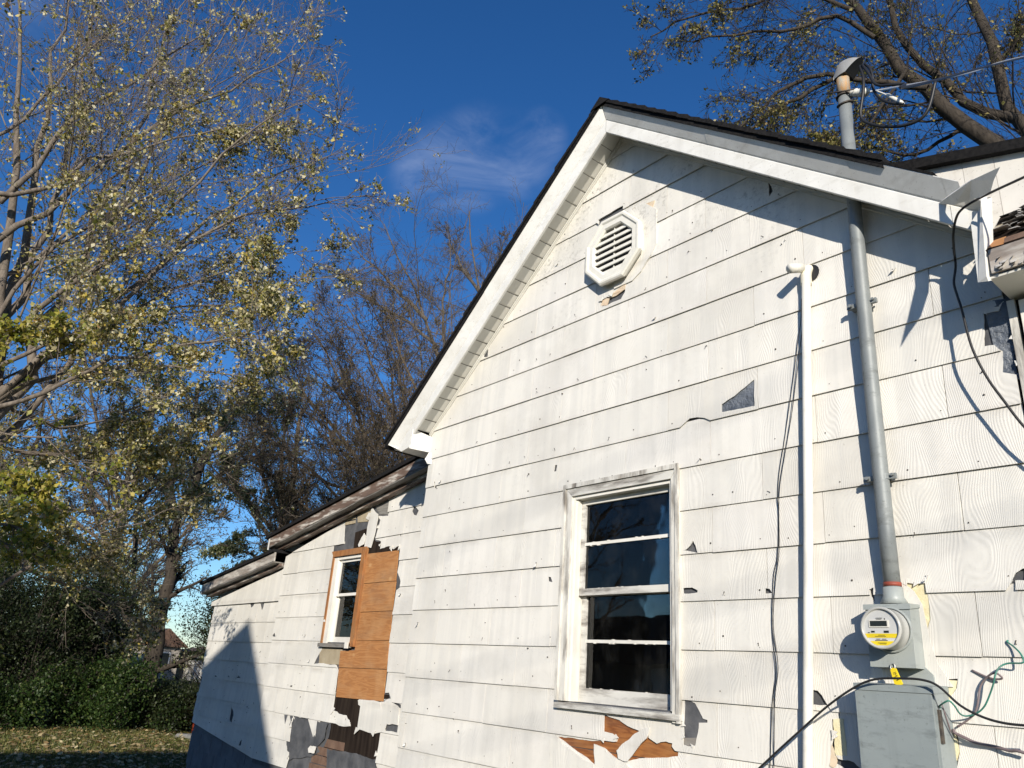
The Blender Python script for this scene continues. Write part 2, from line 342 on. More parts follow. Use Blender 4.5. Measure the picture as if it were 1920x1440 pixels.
M = {
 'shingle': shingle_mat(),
 'felt': simple('grey_felt_paper', (.060, .063, .070), (.12, .122, .128), .75, 7, bump=.5, bd=.006),
 'tar': simple('dark_tar_paper', (.016, .011, .009), (.034, .025, .019), .9, 3, spec=.1, bump=.3, stretch=(9, 1, .7)),
 'tarblue': simple('blue_grey_wrap', (.07, .085, .11), (.19, .21, .24), .45, 7, bump=.8, bd=.02),
 'wood': wood_mat('bare_pine', (.46, .215, .078), (.37, .16, .054), (.52, .29, .13)),
 'cedar': wood_mat('bare_fir', (.33, .125, .035), (.20, .065, .018), (.40, .18, .055), knots=False),
 'casing_wood': wood_mat('casing_wood', (.38, .17, .06), (.27, .11, .036), (.42, .23, .10), knots=False, axis='z'),
 'greywood': wood_mat('weathered_board', (.24, .23, .21), (.16, .15, .135), (.30, .28, .25), knots=False),
 'boardtan': simple('tan_fibre_board', (.42, .36, .25), (.34, .28, .19), .8, 9, bump=.3),
 'trim': worn('white_aluminium', (.80, .795, .76), (.70, .69, .65), (.42, .40, .35), .42, 4, amount=.35, spots=.45),
 'soffit': simple('soffit_vinyl', (.66, .65, .60), (.60, .585, .53), .5, 4),
 'oldpaint': peel_mat('peeling_window_paint', (.70, .68, .62), (.30, .27, .23), .46, .66),
 'oldpaint_h': peel_mat('peeling_sill_paint', (.68, .665, .61), (.34, .315, .28), .47, .66, 'x'),
 'rake_old': peel_mat('peeling_rake_board', (.62, .58, .52), (.19, .13, .10), .38, .52, 'x'),
 'fascia_old': peel_mat('weathered_fascia', (.58, .55, .50), (.34, .29, .25), .38, .58, 'x'),
 'whitewin': simple('white_window_paint', (.80, .78, .72), (.72, .69, .62), .5, 6),
 'roof': simple('black_asphalt', (.010, .010, .011), (.022, .021, .021), .95, 60, bump=.6, spec=.12),
 'roofgrey': simple('grey_asphalt', (.24, .23, .215), (.44, .42, .39), .95, 30, bump=.6),
 'galv': worn('galvanised_steel', (.26, .28, .28), (.20, .22, .225), (.11, .115, .11), .55, 12, (1, 1, .5), .55, .5, .15),
 'flatpanel': worn('stained_flat_panel', (.74, .71, .65), (.66, .63, .57), (.42, .37, .31), .6, 5, amount=.5, spots=.5),
 'headmetal': worn('cast_weatherhead', (.40, .40, .385), (.32, .32, .31), (.20, .17, .14), .5, 10, (1, 1, 1), .5, .4, .2),
 'rust': simple('rusty_steel', (.50, .27, .10), (.36, .33, .27), .7, 16, stretch=(4, 4, 1)),
 'enamel': worn('grey_enamel', (.29, .325, .325), (.24, .275, .28), (.13, .15, .155), .45, 3.5, (.5, .5, 1.6), .75, .4),
 'socketgrey': worn('pale_grey_enamel', (.36, .39, .375), (.32, .35, .34), (.20, .215, .205), .45, 4, (1, 1, 1), .5, .4),
 'pvc': simple('cream_pvc', (.80, .76, .63), (.76, .72, .58), .4, 6),
 'pvcw': worn('white_pvc', (.78, .76, .69), (.72, .70, .62), (.50, .46, .38), .42, 6, amount=.3, spots=.25),
 'foam': simple('yellow_foam', (.80, .74, .50), (.70, .62, .38), .85, 22, bump=.5),
 'foamt': simple('peeled_facing', (.62, .47, .33), (.70, .60, .45), .85, 12, bump=.4),
 'black': simple('black_rubber', (.012, .012, .013), (.02, .02, .02), .5, 10),
 'copper': simple('dull_wire', (.16, .12, .13), (.22, .18, .18), .5, 20),
 'green': simple('green_insulation', (.03, .22, .16), (.06, .16, .13), .45, 20),
 'bare': simple('bare_aluminium_wire', (.62, .62, .60), (.5, .5, .48), .35, 30, metal=.6),
 'nail': simple('nail_head', (.035, .03, .027), (.10, .08, .06), .6, 40),
 'block': simple('grey_block', (.17, .185, .20), (.12, .13, .145), .9, 5, bump=.6, bd=.01),
 'meterg': simple('meter_cover', (.50, .50, .47), (.46, .46, .43), .25, 3),
 'meterface': simple('meter_face', (.62, .62, .60), (.58, .58, .56), .35, 6),
 'yellow': simple('yellow_label', (.80, .62, .02), (.74, .56, .02), .45, 6),
 'lcd': simple('dark_display', (.018, .02, .018), (.025, .028, .022), .2, 6),
 'red': simple('red_tape', (.30, .06, .035), (.22, .05, .03), .6, 10),
 'glass': glass_mat(),
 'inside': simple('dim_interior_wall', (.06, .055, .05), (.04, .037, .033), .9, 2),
 'frame_in': simple('interior_frame', (.30, .14, .06), (.25, .11, .05), .6, 5),
 'ground': ground_mat(),
 'concrete': simple('pale_concrete', (.30, .29, .27), (.22, .215, .20), .9, 6, bump=.4),
 'brickred': simple('brown_sheathing', (.13, .075, .05), (.20, .125, .085), .9, 10, bump=.6, bd=.008),
 'bark_maple': simple('silver_maple_bark', (.11, .088, .068), (.21, .175, .14), .9, 9, bump=.7, stretch=(3, 3, .6), bd=.01),
 'bark_dark': simple('dark_bark', (.026, .020, .015), (.058, .046, .034), .9, 7, bump=.8, stretch=(3, 3, .6), bd=.015),
 'bark_brown': simple('brown_twigs', (.085, .064, .044), (.14, .108, .076), .9, 6, bump=.3, stretch=(2, 2, .6)),
 'bark_grey': simple('grey_bark', (.078, .064, .052), (.125, .105, .086), .9, 7, bump=.5, stretch=(3, 3, .6)),
 'leaf_maple': leaf_mat('autumn_maple_leaves', [(0, (.07, .09, .02)), (.16, (.17, .18, .04)), (.36, (.38, .34, .09)), (.56, (.60, .54, .30)), (.78, (.70, .65, .46)), (.92, (.60, .46, .07)), (1, (.28, .16, .06))]),
 'leaf_bright': leaf_mat('bright_yellow_leaves', [(0, (.10, .14, .02)), (.3, (.26, .29, .05)), (.6, (.48, .42, .07)), (.85, (.60, .50, .12)), (1, (.55, .50, .33))], .5),
 'leaf_pale': leaf_mat('pale_green_leaves', [(0, (.07, .10, .035)), (.4, (.14, .17, .06)), (.75, (.30, .31, .16)), (1, (.44, .42, .27))]),
 'leaf_yellow': leaf_mat('yellow_leaves', [(0, (.06, .075, .02)), (.4, (.20, .19, .05)), (.75, (.46, .39, .14)), (1, (.20, .13, .05))]),
 'leaf_brown': leaf_mat('brown_dry_leaves', [(0, (.07, .055, .03)), (.4, (.13, .10, .05)), (.75, (.16, .15, .06)), (1, (.26, .19, .11))]),
 'leaf_green': leaf_mat('hedge_leaves', [(0, (.014, .032, .006)), (.5, (.035, .070, .014)), (.85, (.07, .12, .025)), (1, (.15, .17, .05))]),
 'leaf_dark': leaf_mat('dark_evergreen_leaves', [(0, (.014, .024, .008)), (.6, (.03, .045, .014)), (1, (.055, .07, .025))]),
 'grass': leaf_mat('grass_blades', [(0, (.055, .08, .015)), (.55, (.11, .13, .03)), (.82, (.22, .19, .06)), (1, (.34, .27, .12))], .25),
 'fallen': leaf_mat('fallen_leaves', [(0, (.18, .10, .04)), (.5, (.42, .30, .14)), (1, (.62, .52, .30))], .1),
 'farwhite': simple('far_white_siding', (.70, .68, .62), (.62, .60, .54), .7, 4),
 'fartan': simple('far_tan_siding', (.42, .38, .32), (.36, .32, .27), .7, 4),
 'farroof': simple('brown_shingle_roof', (.15, .085, .055), (.10, .06, .04), .9, 6),
 'orange': simple('faded_red_plastic', (.45, .07, .03), (.38, .06, .03), .5, 6),
 'timber': simple('pole_timber', (.16, .12, .085), (.11, .08, .06), .9, 6, stretch=(5, 5, .5)),
}

# ---------------------------------------------------------------- measured outlines (metres; wall plane x,z or world x,y,z)
D = {
 'main_holes': [[[-2.646,1.15],[-2.555,1.184],[-2.486,1.219],[-2.416,1.258],[-2.417,1.089],[-2.538,1.095],[-2.645,1.1]],[[-3.751,2.959],[-3.747,2.868],[-3.656,2.9],[-3.492,2.903],[-3.486,2.968]],[[-3.366,2.892],[-3.327,2.893],[-3.257,2.879],[-3.18,2.862],[-3.202,2.819],[-3.239,2.756],[-3.294,2.808]],[[-3.698,2.18],[-3.686,2.224],[-3.581,2.235],[-3.528,2.258],[-3.449,2.276],[-3.453,2.209],[-3.49,2.163],[-3.633,2.158]],[[-2.897,0.318],[-2.877,0.346],[-2.858,0.315],[-2.843,0.27],[-2.95,0.294],[-2.927,0.297]],[[-2.953,0.074],[-2.89,0.076],[-2.848,0.057],[-2.851,0.045],[-2.95,0.044]],[[-2.95,-0.54],[-2.925,-0.536],[-2.883,-0.549],[-2.851,-0.592],[-2.834,-0.616],[-2.858,-0.629],[-2.859,-0.671],[-2.881,-0.76],[-2.929,-0.769],[-2.962,-0.764]],[[-3.567,-0.657],[-3.442,-0.677],[-3.353,-0.709],[-3.27,-0.726],[-3.22,-0.716],[-3.21,-0.753],[-3.148,-0.777],[-3.122,-0.767],[-3.084,-0.76],[-3.038,-0.765],[-3.041,-0.78],[-3.021,-0.799],[-3.005,-0.803],[-3.005,-0.826],[-3.148,-0.849],[-3.326,-0.879],[-3.384,-0.897],[-3.444,-0.891],[-3.501,-0.872],[-3.56,-0.842],[-3.639,-0.829],[-3.638,-0.941],[-3.755,-0.894],[-3.835,-0.87],[-3.973,-0.817],[-3.838,-0.812],[-3.562,-0.802],[-3.464,-0.798],[-3.45,-0.775],[-3.497,-0.755],[-3.563,-0.751]],[[-4.128,1.009],[-4.104,1.008],[-4.108,0.96],[-4.135,0.959]],[[-1.225,0.04],[-1.206,0.07],[-1.177,0.087],[-1.163,0.087],[-1.171,0.037]],[[-2.179,-0.441],[-2.146,-0.443],[-2.125,-0.462],[-2.104,-0.498],[-2.117,-0.506],[-2.182,-0.508]],[[-2.406,0.053],[-2.379,0.048],[-2.365,0.027],[-2.408,0.025]],[[-2.248,2.565],[-2.225,2.513],[-2.219,2.477],[-2.246,2.447]],[[-2.085,-0.567],[-2.079,-0.566],[-2.076,-0.6],[-2.078,-0.612],[-2.074,-0.625],[-2.076,-0.667],[-2.078,-0.712],[-2.066,-0.735],[-2.038,-0.738],[-2.018,-0.736],[-1.989,-0.741],[-1.961,-0.762],[-2.031,-0.774],[-2.075,-0.756],[-2.105,-0.748],[-2.091,-0.676],[-2.085,-0.657],[-2.086,-0.61]],[[-1.167,1.274],[-1.128,1.271],[-1.103,1.267],[-1.09,1.292],[-1.081,1.306],[-1.068,1.302],[-1.065,1.275],[-1.064,1.191],[-1.063,1.129],[-1.062,0.934],[-1.129,0.964],[-1.116,1.067],[-1.133,1.084],[-1.144,1.104],[-1.185,1.109],[-1.174,1.184]],[[-1.696,0.044],[-1.681,0.05],[-1.579,0.044],[-1.576,-0.115],[-1.592,-0.158],[-1.614,-0.188],[-1.627,-0.188],[-1.618,-0.053],[-1.655,-0.004]],[[-1.842,0.024],[-1.82,0.034],[-1.825,-0.034],[-1.838,-0.005]],[[-1.532,-0.364],[-1.493,-0.36],[-1.501,-0.398],[-1.529,-0.431],[-1.532,-0.41]],[[-1.539,-0.569],[-1.524,-0.578],[-1.521,-0.649],[-1.537,-0.702],[-1.55,-0.718],[-1.545,-0.642]],[[-4.141,0.198],[-4.113,0.194],[-4.092,0.158],[-4.135,0.167]],[[-5.13,2.212],[-5.074,2.217],[-5.07,2.144],[-5.128,2.156]],[[-5.716,1.138],[-5.695,1.091],[-5.678,1.049],[-5.71,1.051]]],
 'main_notches': [[-4,[[-2.971,1.061],[-2.921,1.091],[-2.886,1.111],[-2.829,1.107],[-2.774,1.091],[-2.72,1.06],[-2.648,1.063],[-2.65,1.027],[-2.981,1.035]]],[3,[[-2.955,-0.501],[-2.925,-0.536],[-2.877,-0.565],[-2.831,-0.622],[-2.802,-0.627],[-2.802,-0.64],[-2.958,-0.653]]],[0,[[-1.253,-0.002],[-1.224,0.037],[-1.21,0.044],[-1.218,-0.014]]],[2,[[-2.133,-0.455],[-2.1,-0.501],[-2.072,-0.54],[-2.104,-0.548],[-2.148,-0.528]]]],
 'tri_patch': [[-2.667,1.164],[-2.397,1.28],[-2.398,1.067],[-2.665,1.087]],
 'wood_under': [[-3.996,-0.667],[-2.939,-0.651],[-2.944,-0.904],[-3.971,-1.03]],
 'shard1': [[-3.19,-0.697],[-3.197,-0.724],[-3.213,-0.756],[-3.367,-0.894],[-3.388,-0.894],[-3.438,-0.885],[-3.45,-0.843],[-3.424,-0.821],[-3.376,-0.788],[-3.301,-0.738],[-3.267,-0.723]],
 'shard2': [[-3.641,-0.827],[-3.598,-0.834],[-3.56,-0.841],[-3.501,-0.872],[-3.444,-0.891],[-3.38,-0.906],[-3.332,-0.929],[-3.331,-0.979],[-3.628,-1.017]],
 'shard3': [[-3.977,-0.816],[-3.638,-0.941],[-3.632,-1.017],[-4.01,-1.065],[-4.035,-0.841]],
 'felt_right_win': [[-2.971,-0.52],[-2.805,-0.522],[-2.826,-0.767],[-2.975,-0.782]],
 'tar_right': [[-1.167,1.345],[-1.066,1.318],[-1.059,0.907],[-1.138,0.959]],
 'foam1': [[-1.697,0.045],[-1.681,0.048],[-1.666,0.05],[-1.573,0.043],[-1.575,-0.033],[-1.576,-0.115],[-1.585,-0.135],[-1.593,-0.158],[-1.609,-0.151],[-1.623,-0.148],[-1.618,-0.053],[-1.655,-0.004],[-1.69,0.029]],
 'foam1b': [[-1.627,-0.084],[-1.613,-0.094],[-1.585,-0.115],[-1.593,-0.155],[-1.611,-0.162],[-1.618,-0.192],[-1.627,-0.188],[-1.627,-0.128]],
 'foam2': [[-2.075,-0.566],[-2.05,-0.561],[-2.026,-0.56],[-2.022,-0.64],[-2.019,-0.735],[-2.038,-0.734],[-2.06,-0.732],[-2.077,-0.723],[-2.079,-0.701],[-2.078,-0.668],[-2.075,-0.611]],
 'foam3': [[-2.091,-0.677],[-2.085,-0.691],[-2.077,-0.714],[-2.069,-0.744],[-2.073,-0.762],[-2.086,-0.775],[-2.096,-0.773],[-2.106,-0.768],[-2.104,-0.737],[-2.098,-0.703]],
 'foam4': [[-1.532,-0.367],[-1.497,-0.368],[-1.507,-0.403],[-1.53,-0.434],[-1.533,-0.485],[-1.541,-0.464]],
 'foam5': [[-1.539,-0.571],[-1.527,-0.604],[-1.523,-0.649],[-1.537,-0.681],[-1.55,-0.718],[-1.558,-0.719]],
 'foam_v1': [[-3.371,2.89],[-3.309,2.885],[-3.223,2.867],[-3.172,2.863],[-3.197,2.801],[-3.257,2.81],[-3.326,2.853]],
 'foam_v2': [[-3.698,2.18],[-3.681,2.219],[-3.581,2.235],[-3.528,2.258],[-3.445,2.278],[-3.457,2.232],[-3.544,2.212],[-3.616,2.215],[-3.633,2.161]],
 'a1_holes': [[[-8.204,1.093],[-8.024,1.147],[-7.64,1.217],[-7.454,1.245],[-7.248,1.261],[-7.244,1.146],[-7.235,1.048],[-7.459,1.073],[-7.384,1.016],[-7.409,0.91],[-7.434,0.807],[-7.317,0.782],[-7.31,0.7],[-7.144,0.717],[-7.026,0.685],[-6.932,0.705],[-6.902,0.646],[-6.906,0.435],[-6.823,0.343],[-6.823,0.289],[-6.891,0.259],[-6.9,-0.229],[-6.868,-0.764],[-6.799,-0.746],[-6.893,-0.779],[-7.337,-0.793],[-7.288,-0.841],[-7.286,-0.882],[-7.295,-1.056],[-6.879,-1.05],[-6.892,-1.275],[-6.899,-1.407],[-8.764,-1.637],[-8.714,-1.478],[-8.782,-1.084],[-8.743,-1.081],[-8.669,-1.052],[-8.35,-1.041],[-8.257,-1.126],[-8.167,-1.204],[-8.114,-1.135],[-8.119,-1.045],[-7.845,-1.044],[-7.456,-1.041],[-7.485,-0.988],[-7.586,-0.955],[-7.859,-0.922],[-7.872,-0.531],[-7.939,-0.478],[-8.442,-0.487],[-8.308,-0.327],[-8.307,0.163],[-8.397,0.82],[-8.327,0.822],[-8.138,0.82]],[[-6.881,-0.698],[-6.8,-0.692],[-6.75,-0.743],[-6.888,-0.757]],[[-6.778,-0.965],[-6.577,-0.96],[-6.577,-1.024],[-6.799,-1.025]],[[-6.768,-0.779],[-6.722,-0.77],[-6.577,-0.784],[-6.572,-0.815]],[[-8.207,-0.47],[-8.136,-0.45],[-8.028,-0.465],[-8.074,-0.482]],[[-8.965,-0.749],[-8.944,-0.735],[-8.891,-0.734],[-8.896,-0.746],[-8.952,-0.759]],[[-6.764,1.043],[-6.732,1.093],[-6.639,1.036],[-6.67,0.987],[-6.727,1.005]],[[-6.954,0.844],[-6.925,0.807],[-6.943,0.793]],[[-9.694,-0.202],[-9.638,-0.155],[-9.579,-0.209]]],
 'a1_felt1': [[-8.561,1.125],[-7.25,1.268],[-6.87,0.655],[-7.562,0.678],[-7.59,0.75],[-8.387,0.752]],
 'a1_felt1b': [[-6.981,0.675],[-6.851,0.665],[-6.747,0.126],[-6.887,0.129]],
 'a1_brown1': [[-7.922,0.933],[-7.668,0.954],[-7.435,0.792],[-6.928,0.727],[-6.887,0.634],[-7.565,0.654],[-7.913,0.757]],
 'a1_board1': [[-7.535,1.187],[-7.243,1.255],[-7.224,1.059],[-7.413,1.08],[-7.484,1.137]],
 'a1_board2': [[-7.935,1.163],[-7.638,1.21],[-7.615,1.028],[-7.892,1.043]],
 'a1_brick1': [[-8.197,1.087],[-7.993,1.131],[-7.95,1.032],[-8.193,1.04]],
 'a1_under': [[-8.366,-0.311],[-7.848,-0.319],[-7.831,-0.474],[-8.335,-0.483]],
 'a1_shardA': [[-7.596,1.18],[-7.42,1.083],[-7.407,1.029],[-7.44,0.847],[-7.486,0.723],[-7.645,0.751],[-7.636,0.962]],
 'a1_shardB': [[-7.685,0.901],[-7.635,0.864],[-7.652,0.776],[-7.751,0.752],[-7.778,0.778],[-7.73,0.856]],
 'a1_shardC': [[-7.648,1.129],[-7.604,1.116],[-7.633,1.04],[-7.697,1.068]],
 'a1_feltL': [[-8.521,-0.496],[-8.474,0.852],[-8.397,0.82],[-8.308,-0.327],[-8.096,-0.494]],
 'a1_brown2': [[-7.961,-0.755],[-6.808,-0.711],[-6.82,-1.079],[-6.847,-1.345],[-7.952,-1.393]],
 'a1_feltlow': [[-9.001,-1.05],[-7.853,-1.017],[-7.875,-1.177],[-7.979,-1.313],[-8.202,-1.4],[-8.611,-1.455],[-8.752,-1.526]],
 'a1_grey2': [[-7.87,-1.284],[-7.669,-1.285],[-7.424,-1.274],[-7.267,-1.266],[-7.11,-1.278],[-6.959,-1.285],[-6.889,-1.271],[-6.84,-1.372],[-7.831,-1.492]],
 'a1_brick': [[-8.79,-1.502],[-8.579,-1.393],[-8.23,-1.381],[-7.903,-1.272],[-7.831,-1.492],[-8.766,-1.605]],
 'a1_curl': [[-8.159,-1.049],[-7.888,-1.047],[-7.926,-1.11],[-7.927,-1.199],[-8.05,-1.28],[-8.17,-1.286]],
 'a1_shardD': [[-8.108,-1.286],[-8.062,-1.288],[-8.085,-1.353],[-8.206,-1.36],[-8.234,-1.324],[-8.191,-1.291]],
 'a1_tab': [[-7.359,-0.795],[-7.335,-0.785],[-6.962,-0.783],[-6.935,-0.79],[-6.897,-0.846],[-6.898,-0.793],[-6.842,-0.772],[-6.746,-0.772],[-6.578,-0.815],[-6.575,-0.959],[-6.772,-0.966],[-6.799,-1.001],[-6.87,-1.045],[-7.301,-1.05],[-7.299,-0.844],[-7.341,-0.834]],
 'a1_sheath_l': [[-7.86,-1.041],[-7.484,-1.044],[-7.46,-1.009],[-7.506,-0.994],[-7.56,-0.949],[-7.686,-0.952],[-7.846,-0.922]],
 'a1_wedge': [[-8.38,-1.047],[-8.16,-1.046],[-8.154,-1.13],[-8.204,-1.207]],
 'a2_holes': [[[-10.735,0.232],[-10.573,0.224],[-10.597,0.188],[-10.669,0.168]],[[-10.382,0.219],[-10.249,0.22],[-10.255,0.159],[-10.283,0.123]],[[-10.725,-0.729],[-10.651,-0.701],[-10.574,-0.727]],[[-11.044,-0.722],[-11.003,-0.705],[-10.951,-0.735]],[[-11.518,-0.744],[-11.466,-0.719],[-11.409,-0.75]],[[-10.72,-1.084],[-10.628,-1.125],[-10.592,-1.173],[-10.617,-1.26],[-10.69,-1.254],[-10.704,-1.161]],[[-10.252,-1.496],[-10.229,-1.443],[-10.186,-1.42],[-10.184,-1.489]],[[-9.792,-1.565],[-9.76,-1.413],[-9.619,-1.5],[-9.458,-1.583],[-9.474,-1.656],[-9.711,-1.684]]],
 'flap': [[-1.225,-0.2,1.821],[-1.161,-0.22,1.835],[-1.069,-0.33,1.781],[-0.997,-0.42,1.735],[-0.976,-0.45,1.706],[-0.926,-0.5,1.669],[-0.807,-0.7,1.554],[-0.864,-0.6,1.572],[-0.91,-0.5,1.59],[-0.986,-0.38,1.655],[-1.056,-0.3,1.713],[-1.139,-0.25,1.75]],
 'plate': [[-1.001,-0.24,1.731],[-0.994,-0.2,1.747],[-1.035,-0.22,1.322],[-1.048,-0.26,1.303],[-1.093,-0.25,1.317],[-1.085,-0.24,1.632]],
 'cableR': [[-0.714,-0.55,1.573],[-0.795,-0.45,1.628],[-0.932,-0.36,1.674],[-1.028,-0.32,1.687],[-1.094,-0.3,1.68],[-1.136,-0.26,1.67],[-1.178,-0.2,1.63],[-1.206,-0.14,1.583],[-1.223,-0.1,1.515],[-1.245,-0.09,1.436],[-1.239,-0.09,1.362],[-1.226,-0.1,1.282],[-1.202,-0.12,1.076],[-1.161,-0.12,0.917],[-1.113,-0.12,0.799],[-1.043,-0.12,0.646],[-0.939,-0.12,0.499]],
 'black': [[-2.43,-0.21,-0.866],[-2.357,-0.21,-0.806],[-2.249,-0.21,-0.717],[-2.133,-0.21,-0.624],[-1.992,-0.21,-0.512],[-1.859,-0.21,-0.426],[-1.758,-0.21,-0.385],[-1.641,-0.21,-0.376],[-1.553,-0.21,-0.378],[-1.491,-0.21,-0.4],[-1.417,-0.21,-0.467],[-1.343,-0.21,-0.503],[-1.27,-0.21,-0.52],[-1.188,-0.21,-0.523],[-1.074,-0.21,-0.517]],
 'green': [[-1.532,-0.12,-0.481],[-1.531,-0.13,-0.475],[-1.499,-0.15,-0.459],[-1.481,-0.15,-0.453],[-1.475,-0.12,-0.47],[-1.473,-0.09,-0.495],[-1.469,-0.06,-0.506],[-1.448,-0.05,-0.504],[-1.415,-0.05,-0.49],[-1.381,-0.06,-0.462],[-1.35,-0.07,-0.413],[-1.328,-0.08,-0.372],[-1.316,-0.08,-0.338],[-1.303,-0.06,-0.309],[-1.275,-0.05,-0.294],[-1.223,-0.06,-0.292],[-1.213,-0.06,-0.282],[-1.224,-0.05,-0.254],[-1.252,-0.03,-0.226],[-1.276,-0.02,-0.208],[-1.275,-0.012,-0.202]],
 'grey': [[-1.539,-0.1,-0.411],[-1.542,-0.09,-0.439],[-1.536,-0.08,-0.494],[-1.535,-0.05,-0.556],[-1.541,-0.03,-0.58]],
 'groundw': [[-1.515,-0.02,-0.552],[-1.481,-0.02,-0.53],[-1.444,-0.025,-0.501],[-1.424,-0.03,-0.471],[-1.411,-0.03,-0.429],[-1.404,-0.03,-0.401],[-1.39,-0.03,-0.373],[-1.362,-0.04,-0.348],[-1.337,-0.05,-0.335],[-1.32,-0.05,-0.335],[-1.308,-0.04,-0.352],[-1.337,-0.03,-0.356],[-1.373,-0.02,-0.349],[-1.43,-0.012,-0.324]],
 'thick': [[-1.526,-0.03,-0.561],[-1.525,-0.03,-0.575],[-1.485,-0.03,-0.592],[-1.446,-0.03,-0.606],[-1.373,-0.03,-0.614],[-1.32,-0.04,-0.623],[-1.29,-0.05,-0.62],[-1.254,-0.05,-0.627]],
 'wires': [[[-2.068,-0.03,1.661],[-2.081,-0.03,1.529],[-2.109,-0.03,1.404],[-2.143,-0.025,1.251],[-2.19,-0.025,1.038],[-2.24,-0.02,0.831],[-2.276,-0.02,0.685],[-2.297,-0.02,0.553],[-2.298,-0.02,0.436],[-2.317,-0.02,0.223],[-2.35,-0.02,0.099],[-2.372,-0.02,-0.158],[-2.363,-0.02,-0.367],[-2.393,-0.02,-0.52],[-2.423,-0.02,-0.816],[-2.433,-0.02,-0.889]],[[-2.041,-0.03,1.703],[-2.07,-0.035,1.49],[-2.101,-0.035,1.334],[-2.135,-0.03,1.183],[-2.179,-0.03,0.972],[-2.234,-0.025,0.768],[-2.284,-0.025,0.55],[-2.303,-0.025,0.249],[-2.335,-0.025,0.084],[-2.361,-0.025,-0.132],[-2.346,-0.025,-0.341],[-2.373,-0.025,-0.494],[-2.398,-0.025,-0.813],[-2.403,-0.025,-0.885]]],
 'mast': {"hood":[[-1.716,-0.06,3.058],[-1.543,-0.06,3.05]],"drop":[[-1.551,-0.09,2.981],[-1.508,-0.12,2.867],[-1.478,-0.14,2.772],[-1.448,-0.14,2.732],[-1.407,-0.14,2.708],[-1.321,-0.14,2.66],[-1.239,-0.14,2.607]],"loop":[[-1.569,-0.08,2.992],[-1.545,-0.11,2.867],[-1.549,-0.12,2.775],[-1.562,-0.12,2.711],[-1.578,-0.12,2.639],[-1.574,-0.12,2.586],[-1.539,-0.13,2.533],[-1.463,-0.14,2.46],[-1.357,-0.16,2.39],[-1.272,-0.16,2.376],[-1.227,-0.16,2.402],[-1.198,-0.16,2.456],[-1.163,-0.16,2.561]],"loop2":[[-1.539,-0.08,2.988],[-1.506,-0.1,2.916],[-1.493,-0.11,2.84],[-1.499,-0.11,2.78],[-1.491,-0.11,2.728],[-1.463,-0.11,2.667],[-1.418,-0.12,2.606],[-1.348,-0.12,2.554]],"white":[[-1.493,-0.08,2.76],[-1.433,-0.09,2.684],[-1.353,-0.1,2.569]],"ins":[[-1.649,-0.06,2.856],[-1.54,-0.08,2.782]]},
 'drop_end': [[-1.68,4.07,5.9],[-1.27,10.19,10.23]],
 'drop2_end': [[-1.68,4.06,5.83],[-1.3,10.18,10.1]],
 'upanel': [-1.165,-1.023],
}
